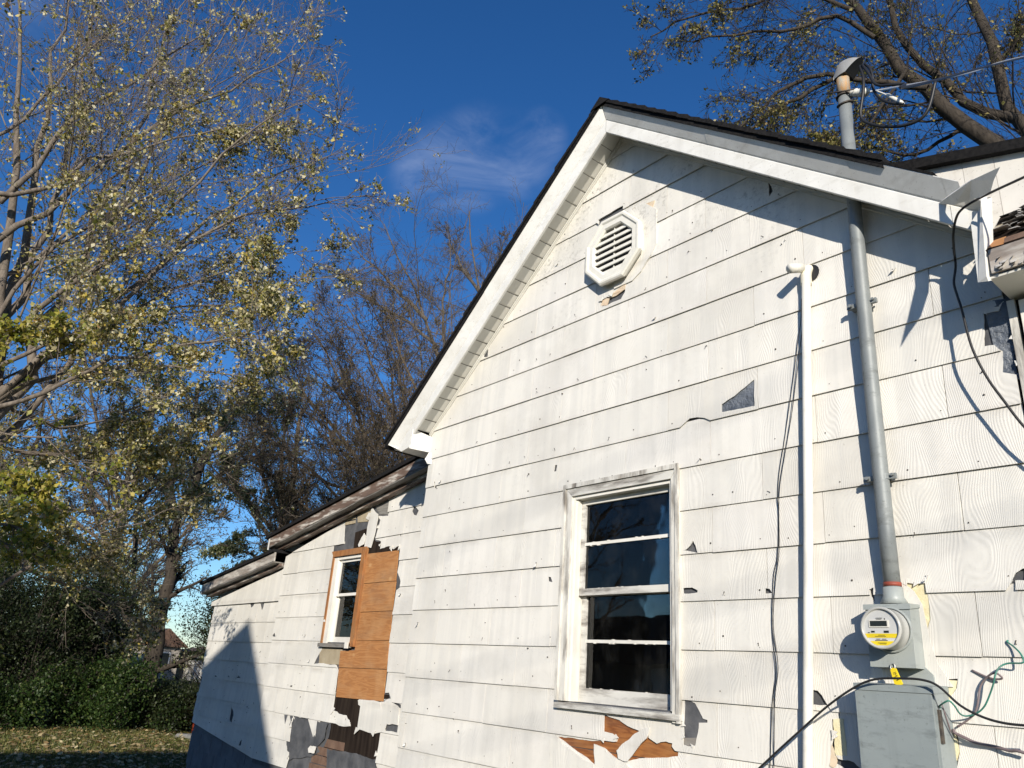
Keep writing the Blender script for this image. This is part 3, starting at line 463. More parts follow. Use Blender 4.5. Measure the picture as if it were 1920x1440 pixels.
TR = {
 'maple': [[0.085,[[-9.95,-2.79,-0.09],[-10.06,-3.01,1.13],[-10.15,-3.23,2.59],[-10.25,-3.51,4.13],[-10.33,-3.75,5.45],[-10.41,-3.99,6.72],[-10.48,-4.44,8.01]]],[0.071,[[-9.98,-3.1,1.75],[-10.15,-3.15,2.22],[-10.32,-3.24,3.33],[-10.49,-3.35,4.39],[-10.66,-3.48,5.97],[-10.83,-3.61,7.27],[-11.0,-3.75,8.81]]],[0.053,[[-10.19,-3.22,2.6],[-10.54,-3.18,3.21],[-10.9,-3.08,4.21],[-11.26,-3.09,5.63],[-11.63,-3.22,7.48],[-12.0,-3.42,9.44]]],[0.061,[[-9.98,-3.1,1.69],[-10.46,-2.9,2.51],[-10.95,-2.71,3.75],[-11.43,-2.5,5.38],[-11.91,-2.29,7.29],[-12.4,-2.19,9.35],[-12.9,-2.11,11.71]]],[0.045,[[-9.97,-3.03,1.35],[-10.3,-2.71,1.92],[-10.63,-2.43,3.14],[-10.98,-2.31,5.0],[-11.32,-2.17,6.23],[-11.64,-1.94,7.77],[-11.91,-1.39,9.91],[-12.16,-0.85,11.82]]],[0.041,[[-9.99,-3.21,1.85],[-9.88,-2.86,2.43],[-9.75,-2.45,3.14],[-9.58,-1.94,3.94],[-9.39,-1.47,4.93],[-9.13,-0.84,5.7],[-8.76,-0.08,6.36]]],[0.038,[[-9.98,-3.14,1.93],[-9.84,-2.98,2.26],[-9.7,-2.72,2.62],[-9.52,-2.37,3.1],[-9.36,-2.11,3.6],[-9.17,-1.83,4.05],[-8.94,-1.37,4.61],[-8.59,-0.67,5.06],[-8.15,0.06,5.37]]],[0.04,[[-10.0,-3.65,3.67],[-9.9,-3.23,4.33],[-9.79,-2.8,5.18],[-9.63,-2.22,6.18],[-9.44,-1.7,6.84],[-9.22,-1.14,7.52],[-9.02,-0.77,8.23]]],[0.036,[[-10.0,-3.66,4.32],[-9.8,-3.45,4.92],[-9.58,-3.12,5.78],[-9.35,-2.79,6.26],[-9.1,-2.4,6.87],[-8.82,-1.95,7.63]]],[0.033,[[-10.0,-3.79,4.4],[-9.83,-3.39,4.48],[-9.65,-3.17,4.61],[-9.46,-2.91,5.04],[-9.24,-2.43,5.41],[-8.98,-1.92,5.72],[-8.68,-1.39,6.02]]],[0.036,[[-9.99,-3.42,2.61],[-9.72,-3.01,2.93],[-9.44,-2.71,3.5],[-9.13,-2.28,4.06],[-8.81,-1.92,4.83],[-8.45,-1.5,5.74],[-8.0,-0.88,6.34]]],[0.029,[[-9.49,-3.34,1.76],[-9.22,-3.0,1.8],[-8.93,-2.67,2.06],[-8.63,-2.34,2.32],[-8.3,-1.94,2.54],[-7.91,-1.42,2.67],[-7.52,-1.04,2.93]]],[0.026,[[-10.47,-2.92,0.6],[-11.12,-2.4,0.55],[-11.75,-1.89,0.34],[-12.35,-1.24,0.27],[-12.92,-0.59,0.25],[-13.49,-0.0,0.42]]],[0.028,[[-9.99,-3.21,1.48],[-10.16,-2.8,1.55],[-10.3,-2.31,1.63],[-10.42,-1.81,1.9],[-10.51,-1.26,2.13],[-10.58,-0.76,2.19]]],[0.025,[[-9.98,-3.11,1.09],[-10.42,-2.43,1.11],[-10.82,-1.77,1.09],[-11.19,-1.09,1.32],[-11.52,-0.41,1.65]]],[0.031,[[-9.98,-3.16,2.05],[-9.88,-2.86,2.43],[-9.73,-2.33,2.9],[-9.55,-1.81,3.61],[-9.31,-1.15,4.23],[-9.06,-0.65,4.51],[-8.78,-0.12,4.7]]],[0.028,[[-9.98,-3.12,1.87],[-9.86,-2.82,2.25],[-9.67,-2.16,2.6],[-9.43,-1.47,2.75],[-9.17,-0.91,2.78],[-8.88,-0.38,2.66]]],[0.026,[[-9.98,-3.2,2.36],[-9.84,-2.69,2.81],[-9.64,-1.98,3.35],[-9.36,-1.22,3.69],[-9.09,-0.67,3.88],[-8.81,-0.19,4.28]]],[0.026,[[-9.99,-3.31,2.98],[-9.9,-3.15,3.56],[-9.8,-2.95,4.04],[-9.66,-2.44,4.59],[-9.49,-1.94,5.32],[-9.29,-1.4,5.84],[-9.05,-0.87,6.54]]],[0.024,[[-10.19,-3.39,3.5],[-10.31,-3.07,3.98],[-10.42,-2.76,4.79],[-10.5,-2.32,5.91],[-10.54,-1.73,7.41],[-10.55,-1.16,8.41],[-10.55,-0.65,9.67]]],[0.025,[[-9.99,-4.08,4.69],[-10.0,-3.74,5.51],[-9.99,-3.44,6.44],[-9.98,-3.08,7.4],[-9.95,-2.77,8.49]]],[0.023,[[-9.99,-3.32,2.26],[-10.36,-2.79,2.04],[-10.7,-2.27,2.05],[-10.98,-1.55,2.52],[-11.25,-0.94,2.99],[-11.43,-0.11,3.1]]]],
 'low': [[0.041,[[-10.0,-3.59,1.81],[-9.79,-3.28,1.67],[-9.57,-2.99,1.58],[-9.34,-2.71,1.49],[-9.12,-2.51,1.55]]],[0.031,[[-9.59,-3.42,1.08],[-9.43,-3.1,1.02],[-9.26,-2.85,1.04],[-9.07,-2.56,0.91],[-8.88,-2.32,0.77]]],[0.03,[[-9.6,-3.78,2.37],[-9.45,-3.48,2.43],[-9.28,-3.2,2.6],[-9.11,-2.86,2.53],[-8.93,-2.63,2.69]]],[0.029,[[-9.59,-3.26,0.68],[-9.37,-2.95,0.6],[-9.13,-2.65,0.58],[-8.89,-2.38,0.44]]]],
 'leaning': [[0.228,[[-21.11,2.43,-1.3],[-21.13,2.38,0.05],[-21.12,2.4,1.36],[-21.14,2.33,2.29],[-21.14,2.32,2.99]]],[0.138,[[-21.15,2.31,2.85],[-21.24,1.99,3.36],[-21.25,1.94,4.36],[-21.19,2.15,5.3],[-21.21,2.07,6.53]]],[0.154,[[-21.14,2.33,2.92],[-20.85,2.43,3.54],[-20.59,2.42,4.37],[-20.25,2.69,5.25],[-19.85,3.08,6.18]]],[0.077,[[-21.13,2.36,3.21],[-20.96,2.93,3.95],[-20.74,3.59,4.66],[-20.5,4.23,5.7]]],[0.069,[[-21.21,2.1,3.24],[-21.38,1.41,3.83],[-21.51,0.87,4.6],[-21.6,0.42,5.53]]]],
 'slender': [[0.108,[[-23.41,1.55,0.66],[-23.43,1.43,1.91],[-23.43,1.43,2.93],[-23.43,1.43,4.15],[-23.4,1.6,5.93],[-23.42,1.5,7.42]]],[0.05,[[-23.43,1.43,2.93],[-23.55,0.88,3.89],[-23.64,0.36,5.02]]],[0.042,[[-23.44,1.39,3.99],[-23.37,1.72,4.99],[-23.24,2.24,5.9]]]],
 'slender2': [[0.078,[[-24.24,2.35,0.77],[-24.27,2.23,2.09],[-24.31,2.07,3.46],[-24.35,1.91,4.88],[-24.45,1.46,6.29]]],[0.044,[[-24.31,2.07,3.46],[-24.27,2.26,4.45],[-24.22,2.45,5.65]]]],
 'thicket': [[0.08,[[-16.61,5.47,3.05],[-16.72,5.26,3.82],[-17.08,4.56,4.81],[-17.47,3.71,5.8],[-17.8,2.88,6.49],[-18.0,2.32,6.95]]],[0.08,[[-16.37,5.89,3.24],[-16.69,5.31,4.37],[-17.02,4.69,5.68],[-17.32,4.07,6.73],[-17.58,3.44,7.65]]],[0.081,[[-16.26,6.08,3.66],[-16.49,5.68,5.26],[-16.83,5.06,6.62],[-17.09,4.55,7.74],[-17.25,4.21,8.44]]],[0.083,[[-16.42,6.76,4.09],[-16.59,6.49,5.79],[-16.89,5.99,7.23],[-17.13,5.57,8.26],[-17.27,5.29,9.02]]],[0.078,[[-16.63,7.36,4.54],[-16.64,7.33,6.33],[-16.87,6.99,7.54],[-17.1,6.62,8.79]]],[0.065,[[-16.29,5.02,2.81],[-16.67,4.27,3.48],[-17.11,3.28,4.11],[-17.41,2.51,4.63],[-17.59,1.98,5.06]]],[0.065,[[-16.49,4.64,2.39],[-16.83,3.92,2.8],[-17.16,3.16,3.45],[-17.39,2.55,3.73],[-17.59,1.97,3.89]]],[0.067,[[-16.5,5.67,3.21],[-17.01,4.71,4.56],[-17.55,3.52,5.48],[-17.75,3.01,5.66]]],[0.069,[[-16.56,6.54,4.07],[-16.82,6.11,6.03],[-17.2,5.43,7.76],[-17.45,4.95,8.63]]],[0.058,[[-16.18,5.22,2.96],[-16.6,4.41,4.15],[-16.88,3.82,5.13],[-17.14,3.21,6.13],[-17.28,2.85,6.91]]],[0.06,[[-16.5,5.66,3.34],[-16.93,4.87,5.14],[-17.33,4.02,6.14],[-17.64,3.31,6.88]]],[0.064,[[-16.56,7.45,4.84],[-16.99,6.79,6.88],[-17.21,6.43,8.1],[-17.33,6.22,8.89]]],[0.058,[[-16.38,4.84,2.54],[-16.83,3.92,3.56],[-17.22,3.0,4.46],[-17.51,2.23,5.65]]],[0.054,[[-16.26,6.08,3.66],[-16.76,5.19,5.47],[-17.24,4.23,7.37],[-17.39,3.91,7.91]]],[0.052,[[-16.58,4.45,2.12],[-16.91,3.74,2.53],[-17.31,2.78,3.01],[-17.51,2.23,3.05]]]],
 'bare1': [[0.121,[[-19.74,9.89,7.0],[-20.09,9.37,8.99],[-20.52,8.7,10.65],[-20.88,8.08,12.17],[-21.26,7.37,13.51],[-21.42,7.06,14.09]]],[0.073,[[-20.52,8.7,10.65],[-21.12,7.65,11.68],[-21.58,6.75,12.52],[-21.93,6.0,13.18]]],[0.063,[[-20.28,9.08,9.72],[-20.88,8.08,10.54],[-21.5,6.91,11.12],[-21.98,5.87,11.7]]],[0.062,[[-20.09,9.37,8.99],[-20.27,9.1,11.32],[-20.2,9.2,13.01],[-20.32,9.01,14.28]]]],
 'bare2': [[0.134,[[-20.67,12.01,8.94],[-20.96,11.63,11.41],[-21.35,11.08,13.57],[-21.5,10.87,15.4],[-21.61,10.7,16.46]]],[0.08,[[-21.13,11.4,12.48],[-20.9,11.7,14.11],[-20.72,11.95,15.55]]],[0.071,[[-21.2,11.29,12.91],[-21.72,10.53,14.17],[-22.01,10.08,15.51]]]],
 'leafy': [[0.079,[[-17.26,4.19,0.92],[-17.43,3.82,1.97],[-17.57,3.46,2.8],[-17.77,2.97,3.75],[-17.92,2.57,4.75]]],[0.06,[[-17.43,3.82,1.97],[-17.75,3.02,2.74],[-17.99,2.37,3.27],[-18.16,1.84,3.7]]],[0.06,[[-17.5,3.65,2.32],[-17.41,3.85,3.24],[-17.3,4.1,3.93]]],[0.053,[[-17.31,4.09,1.26],[-17.73,3.08,1.76],[-17.98,2.39,1.91]]]],
 'rightree': [[0.173,[[-2.82,8.94,6.08],[-2.87,8.92,7.55],[-2.97,8.9,8.87],[-3.09,8.87,9.95],[-3.26,8.83,11.13],[-3.41,8.79,12.65]]],[0.18,[[-2.82,8.94,6.08],[-3.12,8.69,7.66],[-3.66,8.37,8.69],[-3.98,8.09,9.34],[-4.3,7.8,10.19],[-4.64,7.49,11.08],[-5.04,7.13,12.44]]],[0.12,[[-2.89,8.92,6.67],[-2.82,8.83,8.42],[-3.45,8.57,8.96],[-3.99,8.3,10.06],[-4.34,8.07,11.02],[-4.49,7.91,12.6]]],[0.054,[[-3.81,7.62,9.11],[-4.35,7.34,9.39],[-4.76,7.08,9.57],[-5.18,6.79,9.76],[-5.61,6.47,9.6],[-6.21,6.02,8.94],[-6.77,5.54,8.47]]],[0.043,[[-5.01,7.15,9.88],[-5.41,6.82,9.57],[-5.83,6.45,9.19],[-6.24,6.05,8.69],[-6.41,5.79,8.19]]],[0.044,[[-4.45,7.39,10.49],[-4.93,6.91,11.01],[-5.47,6.36,10.64],[-5.97,5.78,10.6],[-6.59,5.05,10.3]]],[0.041,[[-4.71,7.28,11.24],[-5.38,6.69,11.84],[-6.08,6.01,11.48],[-6.73,5.26,11.18],[-7.17,4.58,10.52]]],[0.039,[[-3.6,8.73,8.93],[-4.1,8.58,8.67],[-4.57,8.41,8.61],[-5.18,8.17,9.05],[-5.66,7.95,9.31]]],[0.036,[[-3.09,8.87,9.95],[-2.65,8.97,10.41],[-2.28,9.04,10.9]]],[0.034,[[-4.06,7.54,9.61],[-4.59,7.33,8.8],[-4.92,7.19,8.47],[-5.38,6.97,8.49]]]],
}

# ================================================================ ground
g = MB(); 
xs = np.concatenate([[-300, -120, -60], np.arange(-40, 12.1, 2), [40, 120, 300]]); ys = np.concatenate([[-300, -80], np.arange(-30, 20.1, 2), [60, 300]])
GV = []; GF = []
for j, y in enumerate(ys):
    for i, x in enumerate(xs):
        GV.append((x, y, GZ + .05*math.sin(x*.6)*math.cos(y*.5) - .02))
nx = len(xs)
for j in range(len(ys)-1):
    for i in range(nx-1): GF.append((j*nx+i, j*nx+i+1, (j+1)*nx+i+1, (j+1)*nx+i))
tag(mesh('ground', GV, GF, M['ground'], smooth=True), 'leaf strewn lawn around the old white house', None, None, 'structure')

# ================================================================ the house
house = tag(empty('house', (-6, 1, GZ)), 'dilapidated white shingled house with broken siding and black roof', 'house')
CH = .267; TH = .005
def ragged(P, amp=.032, depth=4, seed=0):
    """break the straight edges of an outline by midpoint displacement"""
    rr = random.Random(seed); P = clean(P)
    for _ in range(depth):
        Q = []
        for a, b in zip(P, P[1:]+P[:1]):
            Q.append(a); l = math.hypot(b[0]-a[0], b[1]-a[1])
            if l > .012:
                k = rr.uniform(-amp, amp); Q.append(((a[0]+b[0])/2-(b[1]-a[1])*k, (a[1]+b[1])/2+(b[0]-a[0])*k))
        P = Q
    return P
for _k in ('main_holes', 'a1_holes', 'a2_holes'): D[_k] = [ragged(h, seed=i) for i, h in enumerate(D[_k])]
for _k in ('shard1', 'shard2', 'shard3', 'foam1', 'foam2', 'foam3', 'a1_shardA', 'a1_shardB', 'a1_tab', 'a1_sheath_l', 'a1_curl', 'a1_feltlow', 'a1_grey2', 'a1_shardD'): D[_k] = ragged(D[_k], .06, 2, 3)
def siding(wallpart, y0, rows, xr, joints, outline, holes, notches={}, name='shingle', jit=.0015, seed=3):
    """rows: list of (key, z_bottom, z_top); each shingle is one small slab, its lower edge proud of the course below"""
    rr = random.Random(seed); n = 0
    for key, zb, zt in rows:
        js = [x for x in joints(key) if xr[0]+.05 < x < xr[1]-.05]; ed = [xr[0]] + js + [xr[1]]
        for a, b in zip(ed[:-1], ed[1:]):
            gap = rr.uniform(.0020, .0045); dz = rr.uniform(-jit, jit); tl = rr.uniform(-jit, jit); lift = rr.uniform(-.001, .0022)
            rect = [(a+gap/2, zb+dz), (b-gap/2, zb+dz+tl), (b-gap/2, zt+.028), (a+gap/2, zt+.028)]
            hl = holes + notches.get(key, [])
            c = clip(rect, outline, hl)
            if not c: continue
            f = lambda x, z, zb=zb, zt=zt, lift=lift: y0 - (.0040 + (.0105+lift)*min(1.2, max(0, (zt+.03-z)/(zt+.03-zb))))
            V, F = slabmesh(c[0], c[1], f, TH)
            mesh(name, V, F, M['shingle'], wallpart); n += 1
    return n
def backing(name, y0, outline, openings, t, material, parent):
    c = clip([(-30, -10), (30, -10), (30, 10), (-30, 10)], outline, openings)
    V, F = slabmesh(c[0], c[1], lambda x, z: y0, t); return mesh(name, V, F, material, parent)

# --- main gable wall
RX, RZ, SL, SR = -3.505, 3.56, .86, .81          # fascia bottom line at the ridge and its slopes
SOF = .05
def rake(x, up=0): return RZ + up - (SL*(RX-x) if x < RX else SR*(x-RX))
WIN = [(-3.985, -.645), (-2.972, -.645), (-2.972, .815), (-3.985, .815)]
WINO = [(-3.90, -.60), (-3.04, -.60), (-3.04, .75), (-3.90, .75)]
WM = [(-5.85, -1.95), (1.6, -1.95), (1.6, 1.38), (-1.02, 1.38), (-1.02, rake(-1.02, SOF)), (RX, RZ+SOF), (-5.85, rake(-5.85, SOF))]
wall_main = backing('wall', .004, WM, [WINO], .10, M['felt'], house)
rows = [(k, -k*CH, -(k-1)*CH) for k in range(-13, 8)]
def jm(k):
    b = -1.38 if k % 2 else -1.04
    return [b + .677*i + .012*math.sin(k*3.1+i*1.7) for i in range(3, -9, -1)][::-1]
notch = {}
for k, P in D['main_notches']: notch.setdefault(k, []).append(P)
siding(wall_main, 0, rows, (-5.85, -1.075), jm, WM, [WIN] + D['main_holes'], notch)
siding(wall_main, 0, [(k, -k*CH, -(k-1)*CH) for k in range(4, 8)], (-1.07, 1.6), jm, WM, [], {}, seed=9)

def patch(name, P, yf, t, m_, parent, **kw): return MB().poly(P, yf, t).build(name, m_, parent)
def wrinkle(x, z, y0, a=.003): return y0 - a*(math.sin(x*41+z*17)+math.sin(z*57-x*13))*.5
def sheet(name, P, y0, m_, parent, amp=.004, t=.002, step=.03):
    """wrinkled paper: polygon filled with a fine grid"""
    x0, x1, z0, z1 = bbox(P); pts = [Vector(p) for p in clean(P)]; n = len(pts); ed = [(i, (i+1) % n) for i in range(n)]
    for a in np.arange(x0+step/2, x1, step):
        for b in np.arange(z0+step/2, z1, step):
            if inside(P, a, b): pts.append(Vector((a+random.uniform(-.3, .3)*step, b+random.uniform(-.3, .3)*step)))
    vs, es, fs, *_ = delaunay_2d_cdt(pts, ed, [], 0, 1e-5)
    keep = [f for f in fs if inside(P, sum(vs[i].x for i in f)/3, sum(vs[i].y for i in f)/3)]
    off = [random.uniform(-amp, amp) for _ in vs]
    V = [(v.x, y0 + o, v.y) for v, o in zip(vs, off)]
    F = []
    for a, b, c in keep:
        if (vs[b].x-vs[a].x)*(vs[c].y-vs[a].y)-(vs[b].y-vs[a].y)*(vs[c].x-vs[a].x) < 0: b, c = c, b
        F.append((a, b, c))
    return mesh(name, V, F, m_, parent, True)
# what shows through the holes of the main wall
sheet('felt_patch', D['tri_patch'], -.0015, M['tarblue'], wall_main, .0015)
for i, (a, b) in enumerate([(-.645-.02, -.86), (-.865, -1.06)]):
    patch('plank', [(-3.99, b), (-2.97, b), (-2.97, a), (-3.99, a)], -.0015, .004, M['cedar'], wall_main)
patch('shard', D['shard1'], lambda x, z: -.024-.03*(x+3.4)-.02*(z+.75), .006, M['shingle'], wall_main)
patch('shard', D['shard2'], lambda x, z: -.018+.01*(z+1), .006, M['shingle'], wall_main)
patch('shard', D['shard3'], lambda x, z: -.019+.012*(z+.9), .006, M['shingle'], wall_main)
sheet('felt_patch', D['felt_right_win'], -.0015, M['felt'], wall_main, .002)
patch('board', [(-2.965, -.86), (-2.86, -.86), (-2.86, -.72), (-2.965, -.73)], -.004, .004, M['greywood'], wall_main)
sheet('wrap_patch', D['tar_right'], -.003, M['tarblue'], wall_main, .005, step=.025)
for nm, yf in (('foam1', -.004), ('foam1b', -.013), ('foam2', -.012), ('foam4', -.012), ('foam5', -.012)):
    patch('foam_patch', D[nm], yf, .012, M['foam'], wall_main)
patch('facing_flap', D['foam3'], lambda x, z: -.012 - .25*max(0, -.74-z), .003, M['foamt'], wall_main)
patch('foam_patch', D['foam_v1'], lambda x, z: -.016+.004*math.sin(90*x), .01, M['foamt'], wall_main)
patch('foam_patch', D['foam_v2'], lambda x, z: -.012+.004*math.sin(90*x), .008, M['foamt'], wall_main)
# curled chips of siding and nail heads (too small to single out)
def nails(y0, xr, zr, k, outl, holes, parent, rows_, seed):
    rr = random.Random(seed); mb = MB(); chips = MB()
    spots = [(rr.uniform(*xr), rr.uniform(*zr)) for _ in range(k//4)]
    for key, zb, zt in rows_:
        x = xr[0]+rr.uniform(0, .2)
        while x < xr[1]:
            if rr.random() < .62: spots.append((x+rr.uniform(-.03, .03), zb+.045+rr.uniform(-.015, .03)))
            x += rr.choice([.16, .22, .31])
    for x, z in spots:
        if not inside(outl, x, z) or any(inside(h, x, z) for h in holes): continue
        s = rr.choice([.0022, .0025, .003, .0035, .0045]); f = [(x+s*math.cos(a), y0-.0165, z+s*rr.uniform(.8, 1.3)*math.sin(a)) for a in np.arange(6)*math.pi/3]
        b = [(p[0], y0-.006, p[2]) for p in f]
        mb.add(f+b, [(0, 1, 2, 3, 4, 5)] + [(i, i+6, (i+1) % 6+6, (i+1) % 6) for i in range(6)])
        if rr.random() < .16: # bent nail shank beside it
            mb.tube([(x, y0-.014, z), (x+rr.uniform(-.012, .02), y0-.02, z-rr.uniform(.008, .02))], .0016, 5)
            s2 = .0026; q = (x+rr.uniform(-.015, .018), z-rr.uniform(.01, .02)); mb.add([(q[0]-s2, y0-.017, q[1]), (q[0], y0-.017, q[1]-s2), (q[0]+s2, y0-.017, q[1]), (q[0], y0-.017, q[1]+s2)], [(0, 1, 2, 3)])
        if rr.random() < .035:
            l = rr.uniform(.02, .05); h = rr.uniform(.010, .022); a = rr.uniform(.3, 1.2)
            chips.add([(x, y0-.014, z), (x+h, y0-.016, z+.005), (x+l*math.cos(a)*.5, y0-.03, z-l*.6), (x-l*.35, y0-.036, z-l*math.sin(a))], [(0, 3, 2, 1)])
    tag(mb.build('nail_heads', M['nail'], parent), kind='stuff')
    if chips.V: tag(chips.build('paint_chips', M['shingle'], parent), kind='stuff')
nails(0, (-5.8, -1.1), (-1.1, 3.5), 330, WM, [WIN] + D['main_holes'], wall_main, rows, 5)

def splinters(holes, y0, parent, n, seed, size=(.02, .06)):
    """small broken slivers of siding still hanging at the torn edges"""
    rr = random.Random(seed)
    for h in holes:
        x0, x1, z0, z1 = bbox(h)
        if (x1-x0)*(z1-z0) < .012: continue
        for _ in range(n):
            i = rr.randrange(len(h)); a = h[i]; s = rr.uniform(*size); t = rr.uniform(0, 6.28); tl = rr.uniform(.1, .5)
            P = [(a[0]+s*rr.uniform(.5, 1)*math.cos(t+k*2.09+rr.uniform(-.5, .5)), a[1]+s*rr.uniform(.4, 1)*math.sin(t+k*2.09+rr.uniform(-.5, .5))) for k in range(3)]
            MB().poly(P, lambda x, z: y0-.017-tl*max(0, a[1]+s-z)*.35, .004).build('splinter', M['shingle'], parent)
splinters(D['main_holes'][1:], 0, wall_main, 3, 8, (.012, .035))
# --- big double-hung window
def window_main():
    c = MB()
    x0, x1, z0, z1 = -3.985, -2.972, -.60, .815
    # mitred casing boards with a backband
    def board(P, yf, t): c.poly(P, yf, t)
    board([(x0, z0), (x0+.075, z0), (x0+.075, z1-.075), (x0, z1)], -.028, .030)
    board([(x1-.055, z0-.06), (x1, z0-.06), (x1, z1), (x1-.055, z1-.075)], -.028, .030)
    hd = MB().poly([(x0+.002, z1), (x0+.0765, z1-.0735), (x1-.0565, z1-.0735), (x1-.002, z1)], -.030, .032)
    for P in ([(x0-.006, z0), (x0+.018, z0), (x0+.018, z1-.012), (x0-.006, z1+.012)], [(x1-.018, z0-.06), (x1+.006, z0-.06), (x1+.006, z1+.012), (x1-.018, z1-.012)], [(x0-.008, z1+.014), (x0+.020, z1-.016), (x1-.020, z1-.016), (x1+.008, z1+.014)]):
        board(P, -.040, .012)
    o = c.build('window', M['oldpaint'], house); o['label'] = 'tall double hung window with peeling white casing'; hd.build('head_casing', M['oldpaint_h'], o)
    j = MB(); xi0, xi1 = x0+.075, x1-.055
    j.box(xi0, xi0+.022, -.012, .13, z0, z1-.075); j.box(xi1-.022, xi1, -.012, .13, z0, z1-.075); j.box(xi0+.022, xi1-.022, -.012, .13, z1-.097, z1-.0765)
    j.box(xi0+.022, xi0+.036, .004, .040, z0, z1-.1); j.box(xi1-.036, xi1-.022, .004, .040, z0, z1-.1); j.build('jamb', M['whitewin'], o)
    def sash(za, zb, y, bot, top, mz):
        a, b = xi0+.030, xi1-.030
        s = MB(); s.box(a, a+.042, y, y+.034, za, zb); s.box(b-.042, b, y, y+.034, za, zb)
        s.box(a+.042, b-.042, y-.001, y+.034, za, za+bot); s.box(a+.042, b-.042, y-.001, y+.034, zb-top, zb)
        so = s.build('sash', M['oldpaint_h'], o)
        mu = MB(); mu.add([(a+.042, y+.006, mz-.010), (b-.042, y+.006, mz-.012), (b-.042, y+.006, mz+.009), (a+.042, y+.006, mz+.010), (a+.042, y+.030, mz-.008), (b-.042, y+.030, mz-.008), (b-.042, y+.030, mz+.008), (a+.042, y+.030, mz+.008)], [(0,1,2,3),(4,7,6,5),(0,4,5,1),(3,2,6,7)])
        rr = random.Random(int(mz*100))
        for _ in range(14):  # crumbling putty
            x = rr.uniform(a+.05, b-.05); s_ = rr.uniform(.006, .02); q = rr.uniform(.002, .004); zc = rr.choice([mz-.012, mz+.010, za+bot, mz-.012])
            mu.box(x, x+s_, y+.004, y+.022, zc-q, zc+q)
        mu.build('muntin', M['whitewin'], o)
        for p0, p1 in ((za+bot, mz-.009), (mz+.009, zb-top)):
            MB().box(a+.040, b-.040, y+.018, y+.021, p0-.004, p1+.004).build('pane', M['glass'], o)
    sash(.066, z1-.098, .042, .044, .035, .409)
    sash(z0-.002, .105, .078, .088, .040, -.224)
    si = MB(); si.add([(x0-.004, -.042, z0-.044), (x1+.006, -.042, z0-.047), (x1+.006, .13, z0-.045), (x0-.004, .13, z0-.045), (x0-.004, -.042, z0-.012), (x1+.006, -.042, z0-.015), (x1+.012, .13, z0+.006), (x0-.012, .13, z0+.006)], [(0,3,2,1),(4,5,6,7),(0,1,5,4),(1,2,6,5),(2,3,7,6),(3,0,4,7)])
    si.build('sill', M['oldpaint_h'], o)
    return o
window_main()
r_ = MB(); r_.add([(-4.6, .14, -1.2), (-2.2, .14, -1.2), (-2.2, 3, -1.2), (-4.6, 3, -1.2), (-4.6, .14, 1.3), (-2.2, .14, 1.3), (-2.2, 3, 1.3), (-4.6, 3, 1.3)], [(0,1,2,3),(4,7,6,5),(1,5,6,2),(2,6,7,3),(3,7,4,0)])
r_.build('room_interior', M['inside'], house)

# --- octagonal gable vent
def vent():
    cx, cz = -3.537, 2.588; R1, R2, R3 = .302, .272, .205
    def ring(r, y, sq=1.0): return [(cx+r*math.cos(R(22.5+45*i)), y, cz+r*sq*math.sin(R(22.5+45*i))) for i in range(8)]
    loops = [ring(R1-.02, -.004), ring(R1-.02, -.050), ring(R1, -.052), ring(R1, -.076), ring(R1-.012, -.084), ring(R2, -.084), ring(R2-.014, -.074), ring(R3+.012, -.074), ring(R3, -.062), ring(R3, -.020)]
    V = [p for l in loops for p in l]; F = []
    for k in range(len(loops)-1):
        for i in range(8): F.append((k*8+i, k*8+(i+1) % 8, (k+1)*8+(i+1) % 8, (k+1)*8+i))
    o = mesh('gable_vent', V, F, M['pvcw'], house); o['label'] = 'octagonal white louvred gable vent'
    bk = [(p[0], p[2]) for p in ring(R3+.004, 0)]
    MB().poly(bk, -.024, .002).build('vent_backing', M['black'], o)
    ap = R3*math.cos(R(22.5)); z = cz-ap; n = 7; st = 2*ap/n
    for i in range(n):
        za = cz-ap+i*st; zb = za+st*.60
        def half(zz):
            d = abs(zz-cz); t = ap*math.tan(R(22.5)); return ap if d < t else ap-(d-t)
        h0, h1 = half(za+.002), half(zb)
        MB().add([(cx-h0, -.064, za), (cx+h0, -.064, za), (cx+h1, -.052, zb), (cx-h1, -.052, zb), (cx-h0, -.060, za-.003), (cx+h0, -.060, za-.003), (cx+h1, -.048, zb-.003), (cx-h1, -.048, zb-.003)], [(0,1,2,3),(4,7,6,5),(0,4,5,1),(3,2,6,7),(0,3,7,4),(1,5,6,2)]).build('slat', M['pvcw'], o)
    MB().box(cx-.004, cx+.004, -.050, -.030, cz-ap, cz+ap).build('vent_mullion', M['pvcw'], o)
    # bare flange where the old mounting block shows right of the frame
    P = [(cx+.10, cz+.315), (cx+.27, cz+.30), (cx+.385, cz+.19), (cx+.385, cz-.10), (cx+.34, cz-.17), (cx+.29, cz-.21), (cx+.24, cz-.27), (cx+.16, cz-.315), (cx-.02, cz-.32), (cx-.02, cz-.26), (cx+.11, cz-.25), (cx+.24, cz-.12), (cx+.24, cz+.12), (cx+.12, cz+.24)]
    patch('mounting_plate', P, -.020, .012, M['shingle'], o)
vent()

